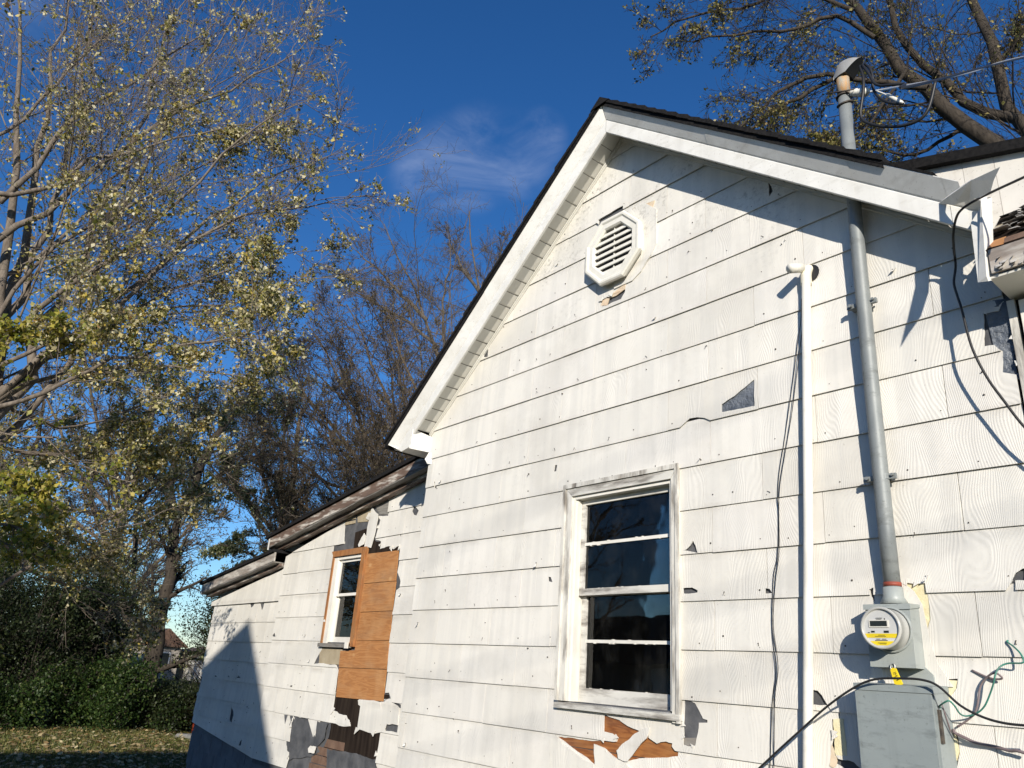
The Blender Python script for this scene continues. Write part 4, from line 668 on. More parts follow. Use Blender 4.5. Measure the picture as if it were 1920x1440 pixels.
# --- main roof with its aluminium fascia and vinyl soffit
def extr(P0, P1, prof):
    """prof: list of (up, y); extruded between wall-plane points P0,P1 (x, z at fascia bottom)"""
    n = len(prof); V = []
    for (x, z) in (P0, P1): V += [(x, y, z+u) for u, y in prof]
    return V, [(i, i+1, n+i+1, n+i) for i in range(n-1)]
rm = MB()
XL, XRr = -6.225, -1.43
for side in (0, 1):
    xe = XL if side == 0 else XRr
    n = 22
    for i in range(n):  # shingle courses, each slab lapping the one below
        f0, f1 = i/n, (i+1)/n+.02
        xa, xb = xe+(RX-xe)*f0, xe+(RX-xe)*min(1, f1)
        jy = random.uniform(-.006, .005); th = random.uniform(.0, .004)
        za, zb = rake(xa, .268), rake(xb, .262)
        rm.add([(xa, -.285+jy, za), (xb, -.285+jy, zb), (xb, 7, zb), (xa, 7, za), (xa, -.285+jy, za+.036+th), (xb, -.285+jy, zb+.022), (xb, 7, zb+.022), (xa, 7, za+.036+th)], [(0,3,2,1),(4,5,6,7),(0,1,5,4),(1,2,6,5),(2,3,7,6),(3,0,4,7)] if side == 0 else [(0,1,2,3),(4,7,6,5),(0,4,5,1),(1,5,6,2),(2,6,7,3),(3,7,4,0)])
    rm.add([(xe, -.27, rake(xe, .225)), (RX, -.27, RZ+.225), (RX, 7, RZ+.225), (xe, 7, rake(xe, .225)), (xe, -.27, rake(xe, .267)), (RX, -.27, RZ+.262), (RX, 7, RZ+.262), (xe, 7, rake(xe, .267))], [(0,1,2,3),(4,7,6,5),(0,4,5,1),(1,5,6,2),(2,6,7,3),(3,7,4,0)])
rm.add([(RX-.10, -.288, RZ+.215), (RX, -.288, RZ+.298), (RX+.10, -.288, RZ+.218), (RX-.10, 7, RZ+.215), (RX, 7, RZ+.298), (RX+.10, 7, RZ+.218)], [(0,1,4,3),(1,2,5,4),(0,2,1)])
roof = rm.build('roof', M['roof'], house); roof['label'] = 'black shingle gable roof'
prof = [(.245, -.268), (.240, -.268), (.128, -.212), (.120, -.204), (.112, -.206), (.006, -.206), (0, -.200), (.004, -.18), (SOF-.008, -.18)]
V = []
for xx in (0, -4.86):
    V += [((xx or -6.02-.18*max(0, u)/.245), y, rake(xx or -6.02-.18*max(0, u)/.245)+u) for u, y in prof]
mesh('fascia', V, [(i, i+1, len(prof)+i+1, len(prof)+i) for i in range(len(prof)-1)] + [tuple(range(len(prof)-1, -1, -1))], M['trim'], roof)
for (a, b, lbl) in ( (-4.862, RX, .002), (RX, -2.55, 0), (-2.552, -1.62, .0015), (-1.622, -1.17, 0)):
    pr = [(u-lbl*.5, y-lbl) for u, y in prof]
    V, F = extr((a, rake(a)), (b, rake(b)), pr); mesh('fascia', V, F, M['trim'], roof)
V = []
for x in (-1.56, -1.36, -1.20):
    V += [(x, -.272, rake(x, .246)), (x, -.275, rake(x, .262)), (x, .04, rake(x, .285)), (x, .04, rake(x, .24))]
mesh('roof_edge', V, [(4*i+j, 4*i+4+j, 4*i+5+j, 4*i+1+j) for i in range(2) for j in range(3)], M['roof'], roof)
# soffit panels between fascia and wall on the left rake, then the right one
k = 0
for (xa, xb) in ((-5.86, RX), (RX, -1.05)):
    L_ = abs(xb-xa); n = int(L_/.098)
    for i in range(n):
        a = xa+(xb-xa)*i/n; b = xa+(xb-xa)*(i+1)/n; c1 = a+(b-a)*.10
        V = []
        for x, u in ((a, .005), (c1, 0), (b, 0)):
            for y in (-.182, -.002): V.append((x, y, rake(x, SOF+u)))
        mesh('soffit_panel', V, [(0, 2, 3, 1), (2, 4, 5, 3)], M['soffit'], roof)
for a, b in ((-5.86, RX), (RX, -1.03)):
    V, F = extr((a, rake(a)), (b, rake(b)), [(SOF-.004, -.03), (SOF-.016, -.026), (SOF-.016, -.020), (SOF-.030, -.020), (SOF-.034, -.014), (SOF-.034, -.002)]); mesh('channel_trim', V, F, M['soffit'], roof)
# boxed cornice return at the left corner
cr = MB()
Z0 = 1.44
cr.add([(-6.02, -.204, 1.400), (-5.86, -.204, 1.425), (-5.86, -.204, rake(-5.86)+.02), (-6.02, .12, 1.400), (-5.86, .12, 1.425), (-6.19, -.2, 1.49), (-6.19, .12, 1.49)], [(0,1,2),(0,3,4,1),(5,6,3,0)])
cr.build('cornice_return', M['trim'], roof)
cb = MB(); cb.add([(-5.86, -.212, 1.43), (-5.86, -.212, 1.585), (-5.848, -.004, 1.555), (-5.848, -.004, 1.43), (-5.846, -.002, 1.405), (-5.87, -.218, 1.40), (-5.87, -.218, 1.432)], [(1,0,3,2),(0,6,5,4,3)])
cb.add([(-5.845, -.02, 1.40), (-5.845, -.055, 1.33), (-5.835, -.03, 1.29), (-5.80, -.006, 1.285), (-5.80, -.006, 1.40), (-5.845, .15, 1.40), (-5.845, .15, 1.27)], [(0,1,2,3,4),(0,5,6,2,1)])
cb.build('cornice_cap', M['trim'], roof)
eb = MB(); eb.box(-6.20, -6.10, -.18, 7, 1.45, 1.52); eb.build('eave_fascia', M['trim'], roof)
MB().box(-5.90, -5.851, .10, .448, -1.95, 1.5).build('corner_wall', M['felt'], house)

# --- damaged right end: bent plates, broken low eave, upper wall and its roof
fl = D['flap']; cc = np.mean(fl, 0); cc = cc+np.array([.012, -.02, .03])
mesh('bent_flashing', fl+[tuple(cc)]+[(a, b+.003, c+.003) for a, b, c in fl], [(i, (i+1) % 12, 12) for i in range(12)], M['trim'], roof)['label'] = 'torn sheet of flashing bent outward'
pl = D['plate']; ce = (-1.045, -.262, 1.50)
mesh('loose_fascia_end', pl+[(-1.02, -.262, 1.735), (-1.05, -.268, 1.325)], [(0, 5, 4, 7, 6), (0, 6, 1), (6, 7, 3, 2, 1), (7, 4, 3)], M['trim'], roof)['label'] = 'loose white fascia end hanging at the eave'
V, F = extr((-1.172, rake(-1.172)), (-1.10, rake(-1.10)), prof); mesh('fascia', V, F, M['trim'], roof)
V, F = extr((-1.10, rake(-1.10)), (-1.03, rake(-1.03)), [(.17, -.245), (.128, -.214), (.120, -.204), (.006, -.204), (0, -.2), (.02, -.17)]); mesh('fascia', V, F, M['trim'], roof)
WU = [(-1.75, 2.2), (-1.165, 1.75), (-1.023, 1.6), (-.85, 1.55), (.2, 1.55)]
def topz(x): return 2.272 - .279*(x+1.59)
for a, b in ((-1.75, -1.342), (-1.340, -1.166), (-1.164, -1.024), (-1.022, -.86), (-.858, -.62), (-.618, -.3), (-.298, .1)):
    patch('siding_panel', [(a, 1.45), (b, 1.45), (b, topz(b)), (a, topz(a))], lambda x, z: .03+random.uniform(0, .001), .012, M['flatpanel'], house)
ur = MB(); a, b = -1.72, .4
ur.add([(a, -.012, topz(a)-.002), (b, -.012, topz(b)-.002), (b, 4, topz(b)-.002), (a, 4, topz(a)-.002), (a, -.020, topz(a)+.052), (b, -.020, topz(b)+.052), (b, 4, topz(b)+.052), (a, 4, topz(a)+.052)], [(0,3,2,1),(4,5,6,7),(0,1,5,4),(1,2,6,5),(2,3,7,6),(3,0,4,7)])
ur.build('upper_roof', M['roof'], house)
# low eave: soffit, weathered fascia, deck slope facing the viewer, broken shingle tabs
ev = MB(); ev.add([(-1.045, -.245, 1.318), (1.6, -.245, 1.318), (1.6, .03, 1.300), (-1.045, .03, 1.300), (-1.045, -.245, 1.33), (1.6, -.245, 1.33), (1.6, .03, 1.33), (-1.045, .03, 1.33)], [(0,3,2,1),(4,5,6,7),(0,1,5,4),(3,0,4,7)])
ev.build('eave_soffit', M['soffit'], house)
for i, (a, b, z0, z1, yy) in enumerate([(-1.03, -.2, 1.335, 1.452, -.262), (-.198, 1.6, 1.335, 1.45, -.260)]):
    MB().box(a, b, yy, -.247, z0, z1).build('eave_fascia', M['fascia_old'], house)
pp = MB(); rr = random.Random(4)
for i in range(26):
    x = rr.uniform(-1.02, -.6); z = rr.uniform(1.335, 1.44); s = rr.uniform(.012, .035)
    pp.add([(x, -.263, z), (x+s, -.264, z+.003), (x+s*.9, -.278-rr.random()*.012, z-s*.6), (x+.1*s, -.272, z-s*.5)], [(0, 3, 2, 1)])
tag(pp.build('peeling_flakes', M['fascia_old'], house), kind='stuff')
dk = MB(); dk.add([(-1.04, -.262, 1.455), (1.6, -.262, 1.455), (1.6, .03, 1.765), (-1.04, .03, 1.765), (-1.04, -.25, 1.44), (1.6, -.25, 1.44), (1.6, .03, 1.74), (-1.04, .03, 1.74)], [(0,1,2,3),(4,7,6,5),(0,4,5,1),(0,3,7,4)])
dk.build('roof_deck', M['tar'], house)
def ony(u, lift): # point on the deck slope: u 0..1 up the slope
    return -.262+.292*u - lift*.72, 1.455+.31*u + lift*.69
def tab(x0, x1, u0, u1, l0, l1, m_, nm='shingle_tab'):
    ya, za = ony(u0, l0); yb, zb = ony(u1, l1); e = .006
    MB().add([(x0, ya, za), (x1, ya, za+rr.uniform(-.008, .008)), (x1+rr.uniform(-.01, .01), yb, zb), (x0+rr.uniform(-.01, .01), yb, zb), (x0, ya+e, za+e), (x1, ya+e, za+e), (x1, yb+e, zb+e), (x0, yb+e, zb+e)], [(0,1,2,3),(0,4,5,1),(4,7,6,5),(1,5,6,2),(0,3,7,4)]).build(nm, m_, house)
tab(-1.03, -.965, .02, .20, .004, .004, M['wood'], 'deck_board')
tab(-.963, -.3, .02, .17, .004, .004, M['brickred'], 'deck_board')
for row in range(8):
    x = -1.03+rr.uniform(0, .03)
    while x < -.55:
        wd = rr.uniform(.022, .075); u = .22+.09*row+rr.uniform(-.03, .03)
        if rr.random() < .72: tab(x, x+wd-.006, u, u+rr.uniform(.08, .16), rr.uniform(.012, .05), rr.uniform(.004, .012), M['roofgrey' if rr.random() < .62 else ('roof' if rr.random() < .6 else 'boardtan')])
        x += wd
# door/window trim under the low eave
tr = MB(); tr.box(-1.062, -1.03, -.022, .01, -1.0, 1.298); tr.build('trim_board', M['oldpaint'], house)
tw = MB(); tw.box(-1.010, -.955, -.036, .0, -1.0, 1.28); tw.box(-.953, -.2, -.036, 0, 1.20, 1.28); tw.box(-.2, -.15, -.036, 0, -1.0, 1.28); o_w = tw.build('window', M['whitewin'], house); o_w['label'] = 'white framed window at the right edge'
MB().box(-.952, -.202, -.01, -.005, -1.0, 1.198).build('pane', M['pvcw'], o_w)
patch('felt_patch', [(-1.075, -1), (-1.0, -1), (-1.0, 1.3), (-1.075, 1.3)], -.0005, .003, M['tar'], wall_main)

# --- first lean-to annex
Y1 = .45
def t1(x): return .776 + .2046*(x+9.72)
WA = [(-9.70, -1.62), (-5.88, -1.62), (-5.88, t1(-5.88)), (-9.70, t1(-9.70))]
W2 = [(-8.36, -.305), (-7.562, -.305), (-7.562, .743), (-8.36, .743)]
W2O = [(-8.27, -.25), (-7.64, -.25), (-7.64, .66), (-8.27, .66)]
wall_a = backing('wall', Y1+.004, WA, [W2O], .1, M['felt'], house)
def ja(k): return [-9.25 + .677*i + (.34 if k % 2 else 0) + .01*math.sin(k*2+i) for i in range(0, 6)]
rows1 = [(i, .555-.266*i, .555-.266*(i-1)) for i in range(-4, 9)]
siding(wall_a, Y1, rows1, (-9.69, -5.90), ja, WA, [W2] + D['a1_holes'], seed=21)
PB = lambda nm, key, yf, t, m_: patch(nm, D[key], yf, t, m_, wall_a)
sheet('felt_patch', D['a1_felt1b'], Y1+.001, M['felt'], wall_a, .002)
sheet('felt_patch', D['a1_felt1'], Y1+.001, M['felt'], wall_a, .002)
PB('tar_patch', 'a1_brown1', Y1-.0035, .003, M['tar']); PB('board', 'a1_board1', Y1-.006, .006, M['greywood']); PB('board', 'a1_board2', Y1-.006, .006, M['boardtan'])
bx = bbox(D['a1_brick1'])
for i in range(3):
    for j in range(2):
        a = bx[0]+(bx[1]-bx[0])*i/3; b = bx[2]+(bx[3]-bx[2])*j/2; MB().box(a+.006, a+(bx[1]-bx[0])/3-.006, Y1-.009, Y1, b+.008, b+(bx[3]-bx[2])/2-.008).build('brick', M['boardtan'], wall_a)
PB('board', 'a1_under', Y1-.006, .006, M['boardtan'])
PB('shard', 'a1_shardA', lambda x, z: Y1-.03-.05*(x+7.4), .006, M['shingle']); PB('shard', 'a1_shardB', lambda x, z: Y1-.024+.04*(z-.8), .006, M['shingle']); PB('shard', 'a1_shardC', Y1-.018, .006, M['shingle'])
sheet('felt_patch', D['a1_feltL'], Y1-.003, M['felt'], wall_a, .002)
PB('tar_patch', 'a1_brown2', lambda x, z: Y1-.0035-.0012*math.sin(x*60), .003, M['tar'])
sheet('felt_patch', D['a1_feltlow'], Y1-.008, M['felt'], wall_a, .004, step=.05)
sheet('felt_patch', D['a1_grey2'], Y1-.012, M['felt'], wall_a, .005, step=.05)
for i in range(5):
    z0 = -1.62+i*.085
    MB().box(-8.25+.03*i, -7.45-.02*i, Y1-.005-.002*(i % 2), Y1, z0+.004, z0+.081).build('board', M['brickred'], wall_a)
PB('felt_curl', 'a1_curl', lambda x, z: Y1-.014-.05*max(0, x+8.2), .003, M['felt']); PB('shard', 'a1_shardD', Y1-.04, .006, M['shingle'])
PB('shingle', 'a1_tab', Y1-.016, .006, M['shingle']); PB('shard', 'a1_sheath_l', lambda x, z: Y1-.014, .006, M['shingle']); PB('shard', 'a1_wedge', Y1-.016, .006, M['shingle'])
nails(Y1, (-9.6, -6.0), (-1.5, 1.4), 190, WA, [W2] + D['a1_holes'], wall_a, rows1, 15)
splinters(D['a1_holes'][:1], Y1, wall_a, 16, 9, (.025, .07))
# bare pine planks beside the little window
for P in ([(-7.558, .665), (-6.932, .657), (-6.915, .352), (-7.552, .352)], [(-7.552, .347), (-6.913, .347), (-6.918, .062), (-7.552, .058)], [(-7.552, .053), (-6.918, .057), (-6.905, -.220), (-7.552, -.230)],
          [(-7.558, -.234), (-6.905, -.225), (-6.900, -.486), (-7.852, -.502), (-7.866, -.338), (-7.558, -.325)], [(-7.852, -.507), (-6.900, -.491), (-6.894, -.776), (-7.828, -.792)]):
    patch('plank', P, Y1-.012-random.uniform(0, .005), .012, M['wood'], wall_a)
def window_small():
    y = Y1; x0, x1, z0, z1 = -8.36, -7.562, -.262, .743
    c = MB(); c.poly([(x0+.012, z0), (x0+.055, z0), (x0+.055, z1-.065), (x0+.012, z1-.014)], y-.022, .024); c.poly([(x1-.075, z0-.03), (x1, z0-.03), (x1, z1), (x1-.075, z1-.065)], y-.045, .047); c.poly([(x0+.001, z1), (x0+.0565, z1-.064), (x1-.076, z1-.064), (x1-.001, z1)], y-.036, .038)
    o = c.build('window', M['casing_wood'], house); o['label'] = 'small window in bare brown casing beside pine planks'
    a, b = x0+.055, x1-.075
    j = MB(); j.box(a, a+.085, y-.012, y+.10, z0, z1-.066); j.box(b-.03, b, y-.012, y+.10, z0, z1-.066); j.box(a+.085, b-.03, y-.010, y+.10, z1-.10, z1-.066); j.build('jamb', M['whitewin'], o)
    a += .085; b -= .03
    for za, zb, yy in ((.24, z1-.10, y+.02), (z0, .268, y+.05)):
        s = MB(); s.box(a, a+.035, yy, yy+.028, za, zb); s.box(b-.035, b, yy, yy+.028, za, zb); s.box(a+.035, b-.035, yy-.001, yy+.028, za, za+(.03 if za > 0 else .07)); s.box(a+.035, b-.035, yy-.001, yy+.028, zb-.03, zb); s.build('sash', M['whitewin'], o)
        MB().box(a+.03, b-.03, yy+.014, yy+.017, za+.02, zb-.02).build('pane', M['glass'], o)
    MB().box(x0-.0, x1-.06, y-.045, y+.1, z0-.042, z0-.002).build('sill', M['greywood'], o)
    MB().box(x1-.14, x1-.07, y-.066, y-.055, z0-.05, z0+.01).build('paint_drip', M['whitewin'], o)
    MB().box(a+.05, a+.11, y+.14, y+.30, z0, .62).build('inner_frame', M['frame_in'], o)
window_small()
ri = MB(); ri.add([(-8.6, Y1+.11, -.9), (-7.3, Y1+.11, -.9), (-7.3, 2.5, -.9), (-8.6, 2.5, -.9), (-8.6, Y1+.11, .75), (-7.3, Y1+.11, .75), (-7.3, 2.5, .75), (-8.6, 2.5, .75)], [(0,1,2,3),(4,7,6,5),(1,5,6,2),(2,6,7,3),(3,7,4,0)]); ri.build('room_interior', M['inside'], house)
# annex roof, rake boards, foundation
def leanto(fz, xa, xb, y0, yb, wood, extra):
    m = MB(); a, b = xa-.05, xb
    m.add([(a, y0-.03, fz(a)+.125), (b, y0-.03, fz(b)+.125), (b, yb, fz(b)+.125), (a, yb, fz(a)+.125), (a, y0-.03, fz(a)+.165), (b, y0-.03, fz(b)+.165), (b, yb, fz(b)+.165), (a, yb, fz(a)+.165)], [(0,3,2,1),(4,5,6,7),(0,1,5,4),(1,2,6,5),(2,3,7,6),(3,0,4,7)])
    o = m.build('annex_roof', M['roof'], house)
    n = 3; 
    def strip(za0, za1, ya, yt, mt, nm):
        s = MB(); k = 14; V = []; F = []
        for i in range(k+1):
            x = xa+(xb-xa)*i/k; w_ = random.uniform(-.006, .006)
            V += [(x, ya, fz(x)+za0+w_), (x, ya, fz(x)+za1), (x, ya+yt, fz(x)+za1), (x, ya+yt, fz(x)+za0+w_)]
        for i in range(k):
            for j in range(4): F.append((4*i+j, 4*i+4+j, 4*i+4+(j+1) % 4, 4*i+(j+1) % 4))
        F += [(0, 1, 2, 3), (4*k+3, 4*k+2, 4*k+1, 4*k)]
        mesh(nm, V, F, mt, o)
    strip(.01, .122, y0, .02, M[wood], 'rake_board')
    strip(-.005, .008, y0+.004, extra, M['greywood'], 'soffit_board')
    strip(-.045, -.006, y0+.09, extra-.09, M['rake_old'], 'frieze_board')
    mesh('eave_end', [(xa, y0, fz(xa)+.12), (xa, y0, fz(xa)-.02), (xa+.06, y0-.004, fz(xa)-.03), (xa+.06, y0-.004, fz(xa)+.12), (xa, yb, fz(xa)+.12), (xa, yb, fz(xa)-.02)], [(0, 1, 2, 3), (4, 5, 1, 0)], M['trim'], o)
    return o
def f1(x): return .885 + .148*(x+9.9)
leanto(f1, -9.92, -5.86, .27, 6, 'rake_old', .17)
fd = MB(); fd.box(-9.68, -5.9, Y1+.02, Y1+.3, GZ-.3, -1.60); fd.build('foundation_wall', M['block'], house)

# --- second, lower lean-to
Y2 = .50
def t2(x): return .257 + .148*(x+12.16)
WB = [(-12.06, -1.37), (-9.68, -1.60), (-9.68, t2(-9.68)+.02), (-12.08, t2(-12.08)+.02)]
wall_b = backing('wall', Y2+.004, WB, [], .1, M['felt'], house)
rows2 = [(i, .228-.25*i, .228-.25*(i-1)) for i in range(1, 9)]
left_edge = [[(-12.2, -.72), (-12.0, -.70), (-12.02, -.98), (-12.2, -.98)]]
siding(wall_b, Y2, rows2, (-12.07, -9.70), lambda k: [-11.4+(.3 if k % 2 else 0), -10.72+(.3 if k % 2 else 0), -10.04], WB, D['a2_holes'] + left_edge, seed=31)
patch('frieze_panel', [(-12.15, .222), (-9.705, .234), (-9.705, t2(-9.705)+.02), (-12.15, t2(-12.15)+.02)], Y2-.032, .014, M['shingle'], wall_b)
nails(Y2, (-12.0, -9.8), (-1.4, .2), 110, WB, D['a2_holes'], wall_b, rows2, 25)
def f2(x): return .395 + .122*(x+12.2)
leanto(f2, -12.22, -9.72, .30, 5, 'fascia_old', .19)
for i in range(2):
    for j in range(7):
        x = -12.05+j*.40-(.2 if i else 0); a = max(-12.05, x+.006)
        if x+.39 > -9.7: continue
        MB().box(a, x+.394, Y2+.012+random.uniform(0, .003), Y2+.2, -1.68-.205*i+.006-.02, -1.68-.205*i+.195).build('block', M['block'], wall_b)
fb = MB(); fb.box(-12.03, -9.7, Y2+.02, Y2+.25, GZ-.3, -1.36); fb.build('foundation_wall', M['block'], house)
MB().box(-12.05, -12.03, Y2+.1, 5, GZ-.3, .3).build('side_wall', M['felt'], house)
# rest of the shell so the house is closed from other angles
sh = MB(); sh.box(-5.86, 1.6, 6.0, 6.1, GZ, 1.6); sh.box(1.5, 1.6, .12, 6, GZ, 1.5); sh.build('rear_wall', M['farwhite'], house)
fm = MB(); fm.box(-5.84, 1.6, .02, .3, GZ-.3, -1.94); fm.build('foundation_wall', M['block'], house)

# ================================================================ electrical service
mast = tag(empty('service_mast', (-1.70, -.06, GZ)), 'galvanised service mast pipe rising through the eave to a weatherhead', 'mast')
MB().tube([(-1.706, -.06, .012), (-1.704, -.068, .3), (-1.700, -.072, 1.0), (-1.695, -.068, 2.0), (-1.688, -.06, 2.86)], .0365, 20).build('pipe', M['galv'], mast, True)
MB().tube([(-1.688, -.06, 2.86), (-1.686, -.06, 3.02)], .0372, 20).build('rusty_collar', M['rust'], mast, True)
MB().tube([(-1.706, -.06, .028), (-1.706, -.06, .046)], .0395, 20).build('red_tape', M['red'], mast, True)
MB().tube([(-1.706, -.06, -.052), (-1.706, -.06, -.02), (-1.706, -.06, .024)], [.062, .045, .043], 20).build('hub', M['socketgrey'], mast, True)
# weatherhead: a hooded cap bending over to the right
# a hooded dome over the pipe, its open mouth slanting down to the right
V = []; F = []; nx_, na = 15, 13
for i in range(nx_):
    t = i/(nx_-1); x = -1.730+.172*t
    top = 2.985+.120*math.sin(min(1, t*2.3+.22)*math.pi/2)*math.cos(max(0, t-.40)/.60*1.02)
    rim = 2.985 if t < .5 else 2.985+.075*(t-.5)/.5
    wd = max(.004, .049*math.sqrt(max(0, 1-((t-.46)/.56)**2)))
    for j in range(na):
        a = math.pi*j/(na-1); V.append((x, -.06-wd*math.cos(a), rim+(max(top, rim+.004)-rim)*math.sin(a)**.8))
for i in range(nx_-1):
    for j in range(na-1): F.append((i*na+j, i*na+j+1, (i+1)*na+j+1, (i+1)*na+j))
F.append(tuple(range(na)))
mesh('weatherhead', V, F, M['headmetal'], mast, True)
mesh('weatherhead_insert', [V[i*na] for i in range(nx_)]+[V[i*na+na-1] for i in range(nx_)], [(i, nx_+i, nx_+i+1, i+1) for i in range(nx_-1)], M['black'], mast)
for z in (1.49, .545):
    k = MB(); ring = [(-1.70+.041*math.cos(a), -.06+.041*math.sin(a)) for a in np.linspace(0, 2*math.pi, 25)]
    V = []; F = []
    for i, (x, y) in enumerate(ring): V += [(x, y, z-.014), (x, y, z+.014)]
    F = [(2*i, 2*i+2, 2*i+3, 2*i+1) for i in range(24)]
    k.add(V, F); k.box(-1.79, -1.735, -.072, -.05, z-.012, z+.012); k.box(-1.665, -1.632, -.070, -.052, z-.013, z+.013); k.tube([(-1.765, -.09, z), (-1.765, -.03, z)], .009, 8); k.tube([(-1.645, -.085, z+.004), (-1.645, -.035, z+.004)], .007, 8); k.box(-1.78, -1.75, -.05, 0, z-.01, z+.01)
    k.build('pipe_clamp', M['galv'], mast)
k = MB(); k.tube([(-1.775, -.10, 2.905), (-1.61, -.10, 2.835)], .0045, 8); k.tube([(-1.80, -.10, 2.835), (-1.735, -.10, 2.808)], .0045, 8); k.tube([(-1.688+.042*math.cos(a), -.06+.042*math.sin(a), 2.85) for a in np.linspace(0, 6.28, 20)], .006, 6); k.tube([(-1.688+.042*math.cos(a), -.06+.042*math.sin(a), 2.80+.02*math.sin(a)) for a in np.linspace(0, 6.28, 20)], .006, 6); k.build('mast_bracket', M['nail'], mast, True)
i0, i1 = D['mast']['ins']; k = MB(); I0, I1 = Vector(i0), Vector(i1)
k.tube([I0.lerp(I1, t) for t in (0, .12, .2, .35, .42, .6, .7, .9, 1)], [.012, .024, .019, .026, .018, .027, .019, .026, .014], 12); k.build('insulator', M['pvcw'], mast, True)
sm = lambda P, r, nm, m_, lab, cat='cable', grp=None, n=7: tag(MB().tube(smoothpath(P), r, n).build(nm, M[m_], None, True), lab, cat, grp)
e1, e2 = D['drop_end']; g1, g2 = D['drop2_end']
md = D['mast']
sm(md['drop'] + [e1, e2], .008, 'service_cable', 'black', 'black service cable sagging from the weatherhead toward the upper right')
sm([i1, [(i1[0]+e1[0])/2, (i1[1]+e1[1])/2, (i1[2]+e1[2])/2-.03], [e1[0], e1[1], e1[2]+.02], [e2[0], e2[1], e2[2]+.02]], .006, 'messenger_wire', 'bare', 'bare bright messenger wire running from the mast insulator to the upper right')
sm(md['loop'], .009, 'drip_loop', 'black', 'big black drip loop hanging in a wide curve beside the mast')
sm(md['loop2'] , .008, 'drip_loop', 'black', 'short black drip loop ending in the white wrapped splice')
tag(MB().tube(smoothpath(md['white']), [.004]*6+[.012]*6+[.006], 8).build('wire_splice', M['pvcw'], None, True), 'white tapered splice sleeve dangling right of the mast insulator', 'splice')
pole = tag(empty('utility_pole', (e2[0]+.0, e2[1]+.15, GZ)), 'tall brown utility pole holding the service wires beyond the right edge', 'utility pole')
MB().tube([(e2[0], e2[1]+.15, GZ-.2), (e2[0], e2[1]+.15, e2[2]+1.5)], [.17, .12], 12).build('pole_shaft', M['timber'], pole, True)
MB().box(e2[0]-.9, e2[0]+.9, e2[1]+.0, e2[1]+.02, e2[2]+.8, e2[2]+.92).build('crossarm', M['timber'], pole)

met = tag(empty('electric_meter', (-1.72, 0, -.33)), 'round electric meter on its pale grey socket box', 'electric meter')
b = MB(); b.box(-1.820, -1.617, -.112, -.012, -.328, -.062); b.build('socket_box', M['socketgrey'], met)
b = MB(); b.add([(-1.826, -.120, -.056), (-1.611, -.120, -.056), (-1.611, -.004, -.050), (-1.826, -.004, -.050), (-1.826, -.120, -.080), (-1.611, -.120, -.080), (-1.611, -.004, -.0615), (-1.826, -.004, -.0615)], [(0,3,2,1),(4,5,6,7),(0,1,5,4),(1,2,6,5),(2,3,7,6),(3,0,4,7)]); b.build('socket_lid', M['socketgrey'], met)
cx, cz = -1.712, -.168
def lathe(prof, n=36):
    V = []; F = []
    for r, y in prof:
        for j in range(n): a = 2*math.pi*j/n; V.append((cx+r*math.cos(a), y, cz+r*math.sin(a)))
    for i in range(len(prof)-1):
        for j in range(n): F.append((i*n+j, i*n+(j+1) % n, (i+1)*n+(j+1) % n, (i+1)*n+j))
    return V, F
V, F = lathe([(.100, -.112), (.100, -.122), (.093, -.126), (.090, -.114)]); mesh('socket_ring', V, F, M['socketgrey'], met, True)
V, F = lathe([(.092, -.114), (.088, -.120), (.086, -.190), (.090, -.194), (.091, -.206), (.087, -.210), (.081, -.2105), (.079, -.204), (.078, -.200)]); body = mesh('meter_cover', V, F, M['meterg'], met, True)
V = [(cx+.079*math.cos(a), -.2005, cz+.079*math.sin(a)) for a in np.linspace(0, 2*math.pi, 36, endpoint=False)]; face = mesh('meter_face', V, [tuple(range(36))], M['meterface'], met)
def chord(z0, z1, r=.077):
    a0, a1 = math.asin(max(-1, z0/r)), math.asin(min(1, z1/r)); P = []
    for a in np.linspace(a0, a1, 6): P.append((cx+r*math.cos(a), cz+r*math.sin(a)))
    for a in np.linspace(a1, a0, 6): P.append((cx-r*math.cos(a), cz+r*math.sin(a)))
    return P
MB().box(cx-.052, cx+.036, -.2045, -.200, cz+.002, cz+.034).build('display_bezel', M['pvcw'], face); MB().box(cx-.046, cx+.030, -.2052, -.204, cz+.007, cz+.030).build('display', M['lcd'], face)
MB().poly(chord(-.042, -.024), -.2018, .001).build('yellow_label', M['yellow'], face); MB().poly(chord(-.074, -.056), -.2018, .001).build('yellow_label', M['yellow'], face)
pr = MB()
for x, z, l, h in ((-.045, -.016, .016, .007), (.012, -.016, .022, .009), (-.03, -.036, .05, .0018), (-.015, -.031, .03, .0018), (-.025, -.0475, .018, .002), (.0, -.0475, .02, .002), (-.03, -.053, .055, .0022), (-.02, -.064, .04, .0018), (-.012, -.068, .03, .0016), (-.02, .042, .03, .002), (-.018, .037, .024, .0016), (.018, .038, .004, .006), (-.06, -.020, .008, .003)):
    pr.box(cx+x, cx+x+l, -.2026, -.2018, cz+z-h/2, cz+z+h/2)
tag(pr.build('printed_marks', M['lcd'], face), kind='stuff')
sl = tag(empty('padlock_seal', (-1.705, -.115, -.36)), 'small yellow padlock seal hanging under the meter box', 'padlock')
q = MB(); P = [(-.010, -.026), (.012, -.032), (.018, -.024), (-.001, .028), (-.012, .030), (-.020, .022)]
q.poly([(-1.700+a*1.2, -.366+b_*1.2) for a, b_ in P], -.128, .012).build('seal_body', M['yellow'], sl)
MB().tube(smoothpath([(-1.722, -.122, -.342), (-1.724, -.122, -.322), (-1.715, -.120, -.312), (-1.706, -.120, -.318), (-1.706, -.122, -.34)]), .0022, 6).build('shackle', M['bare'], sl, True)
